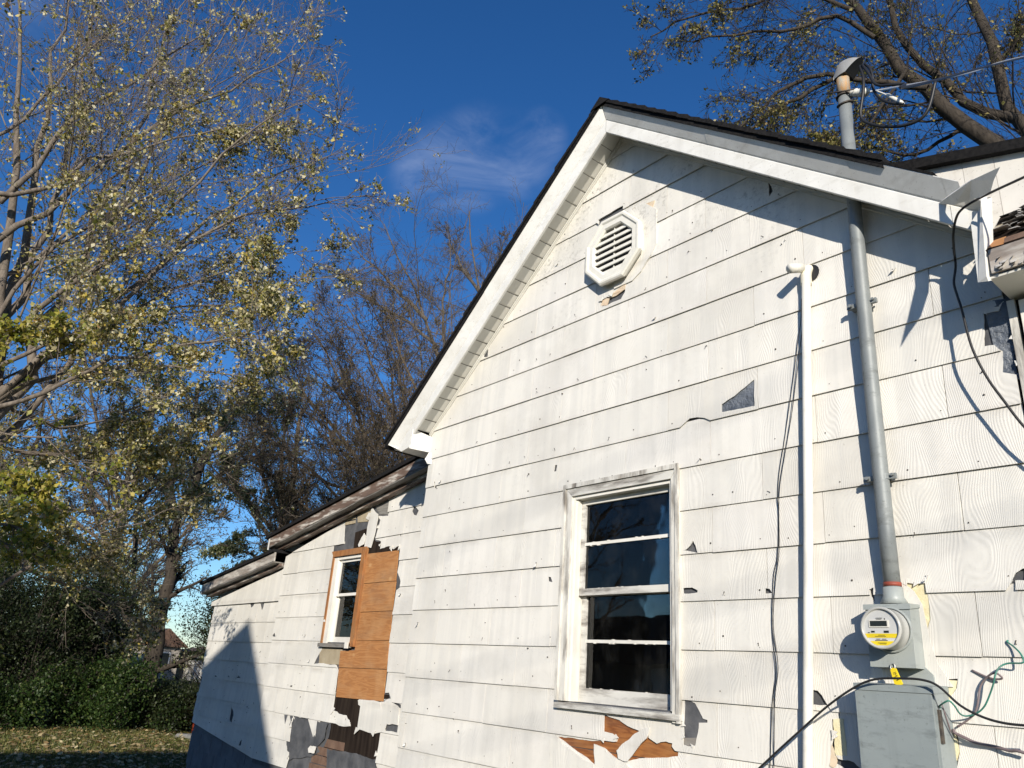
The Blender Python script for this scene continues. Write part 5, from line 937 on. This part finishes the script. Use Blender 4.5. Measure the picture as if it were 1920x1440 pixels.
fc = bpy.data.curves.new('seal_text', 'FONT'); fc.body = 'IM 4'; fc.size = .021; fc.align_x = 'CENTER'; fc.align_y = 'CENTER'; fo_ = bpy.data.objects.new('t', fc); COL.objects.link(fo_); bpy.context.view_layer.update(); fm_ = bpy.data.meshes.new_from_object(fo_.evaluated_get(bpy.context.evaluated_depsgraph_get())); bpy.data.objects.remove(fo_); fm_.materials.clear(); fm_.materials.append(M['lcd']); fo = bpy.data.objects.new('seal_text', fm_); COL.objects.link(fo); fo['kind'] = 'stuff'
fo.location = (-1.7015, -.1288, -.366); fo.rotation_euler = (R(90), R(70), 0); fo.parent = sl; fo.matrix_parent_inverse = inv(sl)

pan = tag(empty('breaker_panel', (-1.705, -.08, -1.2)), 'large scuffed grey steel breaker box below the meter', 'breaker box')
MB().box(-1.870, -1.538, -.150, -.004, -1.20, -.418).build('panel_box', M['enamel'], pan)
MB().box(-1.876, -1.545, -.164, -.151, -1.21, -.432).build('panel_door', M['enamel'], pan)
MB().add([(-1.880, -.168, -.430), (-1.534, -.168, -.430), (-1.534, -.002, -.418), (-1.880, -.002, -.418), (-1.880, -.168, -.402), (-1.534, -.168, -.402), (-1.534, -.002, -.392), (-1.880, -.002, -.392)], [(0,3,2,1),(4,5,6,7),(0,1,5,4),(1,2,6,5),(2,3,7,6),(3,0,4,7)]).build('panel_hood', M['enamel'], pan)
MB().box(-1.5375, -1.530, -.142, -.118, -.62, -.49).build('ground_lug', M['nail'], pan)
MB().poly([(-1.75, -.40), (-1.58, -.40), (-1.585, -.35), (-1.62, -.315), (-1.66, -.30), (-1.75, -.30)], -.03, .01).build('conduit_nipple', M['socketgrey'], pan)
patch('flashing_patch', [(-1.73, -.03), (-1.735, .04), (-1.67, .045), (-1.63, .01), (-1.60, -.05), (-1.585, -.2), (-1.565, -.3), (-1.51, -.395), (-1.88, -.40), (-1.84, -.2), (-1.80, -.05)], -.0195, .003, M['shingle'], wall_main)

pv = tag(empty('drain_pipe', (-2.2, -.03, GZ)), 'slim cream plastic pipe standing against the siding left of the mast', 'pipe')
MB().tube([(-2.29, -.05, -2.09), (-2.198, -.052, -.79), (-2.112, -.054, .317), (-2.021, -.045, 1.79)], .0245, 16).build('pipe', M['pvcw'], pv, True)
MB().tube(smoothpath([(-2.030, -.035, 1.735), (-2.026, -.035, 1.80), (-2.022, -.022, 1.832), (-2.018, .01, 1.842)]), .031, 16).build('elbow', M['pvc'], pv, True)
MB().tube([(-2.035, -.065, 1.835), (-2.06, -.15, 1.805)], .028, 16).build('pipe_stub', M['pvcw'], pv, True)
MB().poly([(-2.0+.045*math.cos(a), 1.81+.05*math.sin(a)) for a in np.linspace(0, 6.28, 14, endpoint=False)], -.0175, .002).build('pipe_hole', M['black'], pv)

sm(D['black'], .005, 'cable', 'black', 'black cable looping over the grey breaker box to both sides')
sm(D['cableR'], .0058, 'cable', 'black', 'black cable hanging from the bent flashing down the shaded siding')
sm(D['green'], .0035, 'ground_wire', 'green', 'thin green ground wire curling over the siding right of the panel', 'wire')
sm(D['groundw'], .0042, 'wire', 'copper', 'dull brown looped wire on the siding right of the breaker box', 'wire')
sm(D['thick'], .0065, 'wire', 'copper', 'thicker brown wire sloping down right from the panel corner', 'wire')
sm(D['grey'], .003, 'wire', 'copper', 'short dark wire running down the side of the breaker box', 'wire')
sm(D['wires'][0], .0022, 'telephone_wire', 'black', 'left of the two thin wires dangling beside the cream pipe', 'wire', 'thin wires beside the pipe', 5)
sm(D['wires'][1], .0022, 'telephone_wire', 'black', 'right of the two thin wires dangling beside the cream pipe', 'wire', 'thin wires beside the pipe', 5)

# overhead lines behind the viewer whose soft shadows cross the wall
S_ = Vector((1.1, -1, .5))
for (px, pz, m_, t, lab) in ((-2.94, -.472, .245, 13, 'lower overhead utility line running behind the viewer'), (-4.489, -.36, .20, 13.6, 'upper overhead utility line running behind the viewer'), (-3.5, .9, .22, 14.4, 'topmost overhead utility line running behind the viewer')):
    v = Vector((1-2.2*m_, 2*m_, 0)).normalized(); c = Vector((px, 0, pz)) + S_*t
    tag(MB().tube([c+v*s + Vector((0, 0, .00035*s*s)) for s in np.linspace(-22, 26, 25)], .010, 6).build('overhead_line', M['black'], None, True), lab, 'power line', 'overhead lines behind the viewer')

# ================================================================ neighbour's house behind the viewer (casts the gable shadow)
nb = tag(empty('neighbour_house', (-.2, -13, GZ)), 'white gabled neighbour house standing behind the viewer', 'house')
ax, az, yf = -.20, 4.76, -9.0; hw, sl_ = 3.3, 1.08
ez = az-sl_*hw
def gable(y): return [(ax-hw+.25, y, GZ), (ax+hw-.25, y, GZ), (ax+hw-.25, y, ez+.05), (ax, y, az-.2), (ax-hw+.25, y, ez+.05)]
V = gable(yf-.2)+gable(-20); mesh('wall', V, [(0,1,2,3,4),(9,8,7,6,5),(0,4,9,5),(1,6,7,2)], M['farwhite'], nb)
V = [(ax-hw, yf, ez), (ax, yf, az), (ax+hw, yf, ez), (ax-hw, -20.3, ez), (ax, -20.3, az), (ax+hw, -20.3, ez)]; V += [(a, b_, c-.15) for a, b_, c in V]
mesh('roof', V, [(0,1,4,3),(1,2,5,4),(6,9,10,7),(7,10,11,8),(0,6,7,1),(1,7,8,2),(0,3,9,6),(2,8,11,5),(3,4,10,9),(4,5,11,10)], M['farroof'], nb)
for x in (-1.6, 1.2):
    wn = MB().box(ax+x-.5, ax+x+.5, yf-.2, yf-.15, -1.0, .5).build('window', M['whitewin'], nb); MB().box(ax+x-.42, ax+x+.42, yf-.16, yf-.14, -.92, .42).build('pane', M['glass'], wn)
sh2 = tag(empty('garage', (-13, -13, GZ)), 'low dark roofed garage behind the viewer to the left', 'garage')
MB().box(-18, -9.5, -17, -12.5, GZ, .2).build('wall', M['fartan'], sh2)
mesh('roof', [(-18.4, -12.1, .1), (-9.1, -12.1, .1), (-9.1, -14.75, 1.5), (-18.4, -14.75, 1.5), (-18.4, -17.4, .1), (-9.1, -17.4, .1)], [(0,1,2,3),(3,2,5,4),(1,5,2),(0,3,4)], M['roof'], sh2)
MB().box(-14, -11.5, -12.5, -12.46, GZ, 0).build('garage_door', M['farwhite'], sh2)

# ================================================================ trees
def resample(P, n):
    P = smoothpath(P, 8); s = np.r_[0, np.cumsum(np.linalg.norm(np.diff(P, axis=0), axis=1))]
    t = np.linspace(0, s[-1], n); return np.stack([np.interp(t, s, P[:, i]) for i in range(3)], 1)
def unit(v): return v/np.maximum(np.linalg.norm(v, axis=-1, keepdims=True), 1e-9)
def grow(g, P, Rr, m, t0, t1, lr, ang, npts, up, wob, rmin, rr=.6, bias=None, lmin=.05):
    N_, n, _ = P.shape; pl = np.linalg.norm(np.diff(P, axis=1), axis=2).sum(1)
    idx = np.repeat(np.arange(N_), m); t = (np.tile(np.arange(m), N_)+g.random(N_*m))/m; t = t0+(t1-t0)*t
    f = t*(n-1); i = np.minimum(f.astype(int), n-2); q = (f-i)[:, None]
    pos = P[idx, i]*(1-q)+P[idx, i+1]*q; tan = unit(P[idx, i+1]-P[idx, i]); rad = Rr[idx, i]*(1-q[:, 0])+Rr[idx, i+1]*q[:, 0]
    rv = unit(g.normal(size=pos.shape)); perp = unit(rv-tan*(rv*tan).sum(1, keepdims=True))
    a = np.radians(ang)*(1+.35*g.normal(size=len(idx)))[:, None]
    d = unit(tan*np.cos(a)+perp*np.sin(a)); L_ = np.maximum(lmin, pl[idx]*lr*(1.05-.62*t)*(.55+.8*g.random(len(idx))))
    r0 = np.clip(rad*rr, rmin, None); st = (L_/(npts-1))[:, None]
    out = np.empty((len(idx), npts, 3)); out[:, 0] = pos
    b = np.array([0, 0, up]) if bias is None else np.array([0, 0, up])+np.array(bias)
    for k in range(1, npts):
        d = unit(d+wob*g.normal(size=d.shape)+b/(npts-1)); out[:, k] = out[:, k-1]+d*st
    R2 = r0[:, None]*np.linspace(1, .35, npts)[None]; R2 = np.maximum(R2, rmin*.75)
    return out, R2, idx
def tubes(P, Rr, s):
    N_, n, _ = P.shape; T = np.empty_like(P); T[:, 1:-1] = P[:, 2:]-P[:, :-2]; T[:, 0] = P[:, 1]-P[:, 0]; T[:, -1] = P[:, -1]-P[:, -2]; T = unit(T)
    ref = np.where(np.abs(T[:, :1, 2:3]) > .9, np.array([1., 0, 0]), np.array([0, 0, 1.])); ref = np.broadcast_to(ref, T.shape)
    U_ = unit(np.cross(ref, T)); W_ = np.cross(T, U_); a = np.arange(s)*2*np.pi/s
    V = P[:, :, None]+Rr[:, :, None, None]*(U_[:, :, None]*np.cos(a)[:, None]+W_[:, :, None]*np.sin(a)[:, None])
    ids = np.arange(N_*n*s).reshape(N_, n, s); A = ids[:, :-1]; B = ids[:, 1:]
    F = np.stack([A, np.roll(A, -1, 2), np.roll(B, -1, 2), B], -1).reshape(-1, 4)
    return V.reshape(-1, 3), F
def leafquads(g, C, size, droop=.3):
    n = len(C); s = size*(.6+.8*g.random(n))[:, None]
    d = unit(g.normal(size=(n, 3))+np.array([0, 0, -droop])); nn = unit(np.cross(d, g.normal(size=(n, 3)))); z = np.cross(d, nn)
    wd = (.20+.22*g.random(n))[:, None]; V = np.stack([C, C+d*s*.42+nn*s*wd+z*s*.14, C+d*s, C+d*s*.52-nn*s*wd+z*s*.14], 1).reshape(-1, 3)
    return V, np.arange(4*n).reshape(n, 4)
def join(parts):
    V = []; F = []; o = 0
    for v, f in parts: V.append(v); F.append(f+o); o += len(v)
    return np.concatenate(V), np.concatenate(F)
def tree(name, limbs, label, bark, leaf, seed, lv, leaves=(0, .07), group=None, root=True, cat='tree', base=None, clump=.5, taper=.3, parent_name='trunk', lowleaf=None, r1=.42, hc=1.1):
    g = np.random.default_rng(seed); n = 14
    P = []; Rr = []
    for i, (r, pts) in enumerate(limbs):
        pts = [list(p) for p in pts]
        if root and (i == 0 or base):
            if pts[0][2] > GZ and (i == 0 or base == 'all'):
                pts = [[pts[0][0]-(pts[1][0]-pts[0][0])*.3, pts[0][1]-(pts[1][1]-pts[0][1])*.3, GZ-.15]] + pts; 
                r = r*1.25
        q = resample(pts, n); q[1:-1] += g.normal(size=(n-2, 3))*.012*np.linalg.norm(q[-1]-q[0])*.5
        P.append(q); Rr.append(r*np.linspace(1, taper, n))
    P = np.array(P); Rr = np.array(Rr)
    t = tag(empty(name, (float(P[0, 0, 0]), float(P[0, 0, 1]), GZ)), label, cat, group)
    V, F = tubes(P, Rr, 10); npmesh('trunk', V, F, M[bark], t)
    tw = []; cur, cr = P, Rr; last = None
    for k, (m, t0, lr, ang, npts, up, wob, rmin) in enumerate(lv):
        cur, cr, _ = grow(g, cur, cr, m, t0, 1.0, lr, ang, npts, up, wob, rmin, r1 if k == 0 else .5)
        tw.append(tubes(cur, cr, 5 if k == 0 else (4 if k == 1 else 3)))
    V, F = join(tw); tag(npmesh('branches', V, F, M[bark], t), kind='stuff')
    if leaves[0]:
        k = leaves[0]; N_, npt, _ = cur.shape
        keepb = g.random(N_) < 1
        # clumping: neighbouring twigs share the same chance
        h = np.sin(cur[:, 0, 0]*1.9+3*np.sin(cur[:, 0, 2]*1.3))*np.sin(cur[:, 0, 1]*2.3+2*np.sin(cur[:, 0, 0]))*np.sin(cur[:, 0, 2]*1.7+1.1)
        keepb = g.random(N_) < np.clip(clump+hc*h, .03, 1)
        if lowleaf is not None: keepb &= g.random(N_) < np.array([lowleaf(p) for p in cur[:, 0]])
        Q = cur[keepb]; C = []
        for _ in range(k):
            f = (.15+.85*g.random(len(Q)))*(npt-1); i = np.minimum(f.astype(int), npt-2); w_ = (f-i)[:, None]
            C.append(Q[np.arange(len(Q)), i]*(1-w_)+Q[np.arange(len(Q)), i+1]*w_+g.normal(size=(len(Q), 3))*leaves[1]*.6)
        C = np.concatenate(C); V, F = leafquads(g, C, leaves[1]); tag(npmesh('leaves', V, F, M[leaf], t, False), kind='stuff')
    return t
LV = lambda a, b, c, r, up=.25, l1=.42, l2=.45, l3=.5: [(a, .15, l1, 42, 9, up, .10, r*2.2), (b, .12, l2, 40, 7, up*.9, .14, r*1.3), (c, .1, l3, 38, 5, up*.7, .18, r)]
tree('maple_tree', TR['maple'], 'large yellowing maple with long sweeping branches at the left edge', 'bark_maple', 'leaf_maple', 3, LV(12, 10, 9, .0026, .20, .40, .46, .55), (9, .046), clump=.54, taper=.09, base=None, r1=.24, hc=.85, lowleaf=lambda p: .90 if p[2] < 4.4 else (.62-.16*min(2.6, p[2]-4.4) if p[0] < -8.6 else .42-.12*min(2.6, p[2]-4.4)))
tree('young_maple', TR['low'], 'young maple with bright yellow green leaves hanging in at the left edge', 'bark_maple', 'leaf_bright', 4, LV(9, 7, 6, .003, -.05, .42, .46, .5), (5, .062), clump=.5, taper=.15, r1=.3, hc=.8)
tree('leaning_tree', TR['leaning'], 'thick dark forked trunk leaning behind the hedge left of the annex', 'bark_dark', 'leaf_pale', 5, LV(12, 10, 9, .006), (3, .06), clump=.3)
tree('slender_tree', TR['slender'], 'slender dark tree rising behind the hedge, the left of two thin trunks', 'bark_dark', 'leaf_yellow', 6, LV(14, 10, 8, .006), (3, .055), 'slender trees behind the hedge', clump=.3)
tree('slender_tree', TR['slender2'], 'slender dark tree rising behind the hedge, the right of two thin trunks', 'bark_dark', 'leaf_yellow', 8, LV(13, 9, 8, .006), (3, .055), 'slender trees behind the hedge', clump=.25)
tree('bare_thicket', TR['thicket'], 'dense brown bare thicket of fine stems behind the lean-to roof', 'bark_brown', 'leaf_brown', 9, LV(17, 12, 10, .0046, .12, .36, .50, .55), (3, .042), clump=.55, base='all', taper=.12)
tree('bare_tree', TR['bare1'], 'bare grey tree behind the thicket with open fan of twigs', 'bark_grey', 'leaf_brown', 12, LV(15, 12, 11, .0042, .12, .38, .46, .55), (0, 0), 'bare trees against the sky', taper=.1)
tree('bare_tree', TR['bare2'], 'bare grey tree touching the black roof edge, rightmost of the bare trees', 'bark_grey', 'leaf_brown', 13, LV(15, 12, 11, .0042, .12, .38, .46, .55), (0, 0), 'bare trees against the sky', taper=.1)
tree('small_leafy_tree', TR['leafy'], 'small tree with pale leaf clusters just left of the annex roof', 'bark_brown', 'leaf_pale', 14, LV(12, 10, 8, .0045), (7, .058), clump=.5)
tree('ash_tree', TR['rightree'], 'big dark limbed tree with sparse yellow leaves behind the roof at right', 'bark_dark', 'leaf_yellow', 15, LV(16, 12, 10, .0033, .02, .40, .52, .58), (2, .056), clump=.36, taper=.30, r1=.17, hc=.45)
tree('yard_tree', [[.16, [[-13.5, -9.0, GZ], [-13.4, -8.9, .5], [-13.6, -9.1, 3.2], [-13.3, -9.0, 6.0]]], [.08, [[-13.4, -8.9, .6], [-12.6, -8.4, 2.2], [-12.0, -8.0, 4.4]]], [.08, [[-13.5, -9.0, 1.2], [-14.5, -9.4, 3.0], [-15.0, -9.8, 5.0]]], [.07, [[-13.5, -9.1, 2.2], [-13.0, -10, 3.8], [-12.6, -10.6, 5.6]]]], 'bare yard tree behind the viewer mirrored in the big window', 'bark_grey', 'leaf_brown', 31, LV(12, 8, 7, .005, .3), (0, 0), taper=.2)
# background belt of bare and leafy trees that closes the view behind the hedge
bgs = [(-34, -9, 11, 'leaf_yellow', 'background tree at the far left behind the maple branches'), (-33, -3, 12, 'leaf_pale', 'broad background tree behind the left part of the hedge'), (-32, 3.2, 12, 'leaf_brown', 'background tree with dry brown leaves behind the leaning trunk'),
       (-31, 9, 12, 'leaf_pale', 'background tree behind the annex roof corner'), (-28, 13.5, 13, 'leaf_brown', 'background tree behind the brown thicket'), (-40, .5, 12, 'leaf_yellow', 'farthest background tree above the hedge gap')]
for i, (x, y, h, lf, lab) in enumerate(bgs):
    g = np.random.default_rng(40+i); limbs = [[.22, [[x, y, GZ-.2], [x+.2, y+.1, GZ+h*.35], [x, y+.3, GZ+h*.7], [x+.2, y+.2, GZ+h]]]]
    for k in range(5):
        a = k*1.3+g.random(); z0 = GZ+h*(.2+.1*k); l = h*.38
        limbs.append([.09, [[x+.1, y+.1, z0], [x+l*.45*math.cos(a), y+l*.45*math.sin(a), z0+l*.5], [x+l*.8*math.cos(a), y+l*.8*math.sin(a), z0+l*1.05]]])
    tree('background_tree', limbs, lab, 'bark_brown', lf, 60+i, LV(14, 10, 9, .008, .35), (3, .075), 'trees beyond the hedge', clump=.5)

# ================================================================ hedge shrubs
def shrub(x, y, rx, ry, h, n, leaf, label, seed, size=.055, nm='shrub', zlow=GZ):
    g = np.random.default_rng(seed); t = tag(empty(nm, (x, y, GZ)), label, 'shrub', 'shrubs along the lawn edge')
    k = 12; a = g.random(k)*6.28; rr_ = np.sqrt(g.random(k))
    P = []
    for i in range(k):
        e = np.array([x+rx*.75*rr_[i]*math.cos(a[i]), y+ry*.75*rr_[i]*math.sin(a[i]), GZ+h*(.75+.3*g.random())]); b_ = np.array([x+.25*rx*math.cos(a[i]), y+.25*ry*math.sin(a[i]), GZ-.05])
        P.append(resample([b_, b_*.5+e*.5+np.array([0, 0, .12*h]), e], 8))
    P = np.array(P); Rr = np.repeat(np.linspace(.03, .01, 8)[None], k, 0)
    c1, r1, _ = grow(g, P, Rr, 9, .05, 1, .5, 50, 6, .2, .15, .006); c2, r2, _ = grow(g, c1, r1, 6, .1, 1, .5, 45, 5, .15, .2, .004)
    V, F = join([tubes(P, Rr, 5), tubes(c1, r1, 4), tubes(c2, r2, 3)]); tag(npmesh('stems', V, F, M['bark_dark'], t), kind='stuff')
    C = []
    pts = np.concatenate([c2.reshape(-1, 3), c1[:, 2:].reshape(-1, 3)])
    C = pts[g.integers(0, len(pts), n)]+g.normal(size=(n, 3))*np.array([.14, .14, .12])
    # outer skin clumps
    m_ = n//2; th = g.random(m_)*6.28; ph = np.arccos(1-g.random(m_)); lump = 1+.22*np.sin(th*5+seed)+.18*np.sin(ph*9+th*3)+.10*np.sin(th*13+ph*7)
    S2 = np.stack([x+rx*lump*np.sin(ph)*np.cos(th), y+ry*lump*np.sin(ph)*np.sin(th), GZ+h*.92*lump*np.cos(ph)], 1)+g.normal(size=(m_, 3))*.10
    keep = (np.sin(S2[:, 0]*4.1+S2[:, 2]*3)+np.sin(S2[:, 1]*4.7-S2[:, 2]*2.1)+g.normal(size=m_)*.45) > .55
    C = np.concatenate([C, S2[keep]]); C = C[C[:, 2] > zlow+.02]
    V, F = leafquads(g, C, size, .5); tag(npmesh('leaves', V, F, M[leaf], t, False), kind='stuff')
shrub(-19.6, -2.6, 1.5, 1.6, 2.2, 22000, 'leaf_green', 'leafy green shrub at the far left end of the lawn edge', 1)
shrub(-20.3, -.6, 1.4, 1.4, 3.1, 24000, 'leaf_dark', 'tall dark shrub second from the left along the lawn edge', 2)
shrub(-19.4, .9, 1.3, 1.4, 1.25, 20000, 'leaf_green', 'rounded bright green shrub in the middle of the lawn edge', 3)
shrub(-21.0, 1.0, 1.3, .9, 2.9, 20000, 'leaf_dark', 'dark shrub below the slender trunks', 4)
shrub(-19.2, 2.5, 1.0, .7, .85, 11000, 'leaf_dark', 'low dark shrub beside the annex corner', 5)
shrub(-21.6, 4.3, 1.0, .75, 3.4, 15000, 'leaf_dark', 'dark evergreen shrub behind the annex corner with a bare foot', 6, zlow=-.62)
shrub(-22.6, .0, 1.6, 1.6, 3.3, 18000, 'leaf_dark', 'back row dark shrub below the leaning trunk', 7)
shrub(-22.0, -3.0, 1.8, 2.0, 3.4, 16000, 'leaf_pale', 'pale back row shrub at the left picture edge', 8)
shrub(-20.6, 8.2, 1.6, 2.0, 3.6, 14000, 'leaf_dark', 'dark shrub mass behind the lean-to roof', 9)
shrub(-23.5, -4.6, 1.5, 1.7, 4.6, 12000, 'leaf_yellow', 'tall yellowing shrub behind the left end of the hedge', 11, .06)
shrub(-24.0, -1.4, 1.4, 1.3, 5.0, 11000, 'leaf_pale', 'tall loose pale shrub rising behind the dark hedge', 12, .06)
shrub(-24.5, 1.7, 1.2, 1.1, 4.2, 9000, 'leaf_pale', 'loose shrub behind the hedge beside the leaning trunk', 13, .06)
shrub(-18.9, -1.1, .9, 1.2, .8, 11000, 'leaf_green', 'low vine covered mound in front of the tall dark shrub', 10)
# ================================================================ far houses, small yard things
def far_house(x, y0, y1, h, label, m_, roofh, seed):
    t = tag(empty('far_house', (x, (y0+y1)/2, GZ)), label, 'house', 'houses beyond the hedge')
    MB().box(x-8, x, y0, y1, GZ, GZ+h).build('wall', M[m_], t)
    ym = (y0+y1)/2; V = [(x+.4, y0-.4, GZ+h-.05), (x+.4, ym, GZ+h+roofh), (x+.4, y1+.4, GZ+h-.05), (x-8.4, y0-.4, GZ+h-.05), (x-8.4, ym, GZ+h+roofh), (x-8.4, y1+.4, GZ+h-.05)]
    mesh('roof', V, [(0,1,4,3),(1,2,5,4),(0,2,1),(3,4,5)], M['farroof'], t)
    yy = y0+.6
    while yy+1.0 < y1:
        wn = MB().box(x, x+.06, yy, yy+1.0, GZ+.8, GZ+h-.4).build('window', M['whitewin'], t); MB().box(x+.06, x+.08, yy+.08, yy+.92, GZ+.88, GZ+h-.48).build('pane', M['lcd'], wn); yy += 1.5
far_house(-57, 12.4, 14.6, 2.1, 'small far house with dark windows and brown roof seen through the hedge gap', 'fartan', 1.1, 1)
far_house(-52, 15.4, 21, 1.9, 'low pale far building right of the brown roofed house', 'farwhite', .5, 2)
far_house(-50, 4.5, 9.5, 2.6, 'tan far house behind the dark shrubs', 'fartan', 1.6, 3)
far_house(-46, -7, -1.8, 3.0, 'pale far house at the left picture edge', 'farwhite', 1.4, 4)
bn = tag(empty('barrel', (-18.6, 3.12, GZ)), 'faded red barrel half hidden behind the annex corner', 'barrel')
MB().tube([(-18.6, 3.12, GZ), (-18.6, 3.12, GZ+.25), (-18.6, 3.12, GZ+.28), (-18.6, 3.12, GZ+.56), (-18.6, 3.12, GZ+.59), (-18.6, 3.12, GZ+.85)], [.28, .285, .30, .285, .30, .28], 18).build('drum', M['orange'], bn, True)
MB().tube([(-18.6, 3.12, GZ+.85), (-18.6, 3.12, GZ+.88)], .295, 18).build('rim', M['orange'], bn, True)
V = []; 
slab = MB(); slab.add([(-12.0, -.55, GZ-.05), (-10.4, -.62, GZ-.05), (-10.4, .3, GZ-.05), (-12.0, .3, GZ-.05), (-11.95, -.5, GZ+.09), (-10.45, -.57, GZ+.10), (-10.4, .3, GZ+.10), (-11.97, .3, GZ+.09)], [(0,3,2,1),(4,5,6,7),(0,1,5,4),(1,2,6,5),(2,3,7,6),(3,0,4,7)])
tag(slab.build('concrete_pad', M['concrete']), 'pale concrete pad at the foot of the annex corner', 'concrete pad')
st = MB(); st.add([(-17.9, 2.2, GZ), (-17.4, 2.3, GZ), (-17.3, 2.75, GZ), (-17.8, 2.8, GZ), (-17.85, 2.28, GZ+.08), (-17.45, 2.34, GZ+.10), (-17.4, 2.7, GZ+.07), (-17.75, 2.72, GZ+.09)], [(4,5,6,7),(0,1,5,4),(1,2,6,5),(2,3,7,6),(3,0,4,7)])
tag(st.build('flat_stone', M['concrete']), 'small flat pale stone on the shaded lawn by the shrubs', 'stone')

# ================================================================ grass and fallen leaves
g = np.random.default_rng(77)
def gz(x, y): return GZ+.05*np.sin(x*.6)*np.cos(y*.5)-.02
n = 90000; x = -10.5-11*g.random(n)**.8; y = -6+10.5*g.random(n); b0 = np.stack([x, y, gz(x, y)], 1)
hgt = (.03+.05*g.random(n))[:, None]; a = g.random(n)*6.28; wv = np.stack([np.cos(a), np.sin(a), 0*a], 1)*.008; lean = g.normal(size=(n, 3))*np.array([.02, .02, 0])
V = np.stack([b0-wv, b0+wv, b0+lean+np.array([0, 0, 1])*hgt], 1).reshape(-1, 3)
tag(npmesh('grass', V, np.arange(3*n).reshape(n, 3), M['grass'], None, False), 'short autumn grass of the lawn', 'grass', None, 'stuff')
n = 11000; x = -10.3-10.5*g.random(n); y = -6+9.5*g.random(n); C = np.stack([x, y, gz(x, y)+.02+.035*g.random(n)], 1)
s = (.05+.06*g.random(n))[:, None]; a = g.random(n)*6.28; d = np.stack([np.cos(a), np.sin(a), .25*g.normal(size=n)], 1); e = np.stack([-np.sin(a), np.cos(a), .25*g.normal(size=n)], 1)
V = np.stack([C, C+d*s*.5+e*s*.4, C+d*s, C+d*s*.5-e*s*.4], 1).reshape(-1, 3)
tag(npmesh('fallen_leaves', V, np.arange(4*n).reshape(n, 4), M['fallen'], None, False), 'dry leaves scattered over the lawn', 'leaves', None, 'stuff')
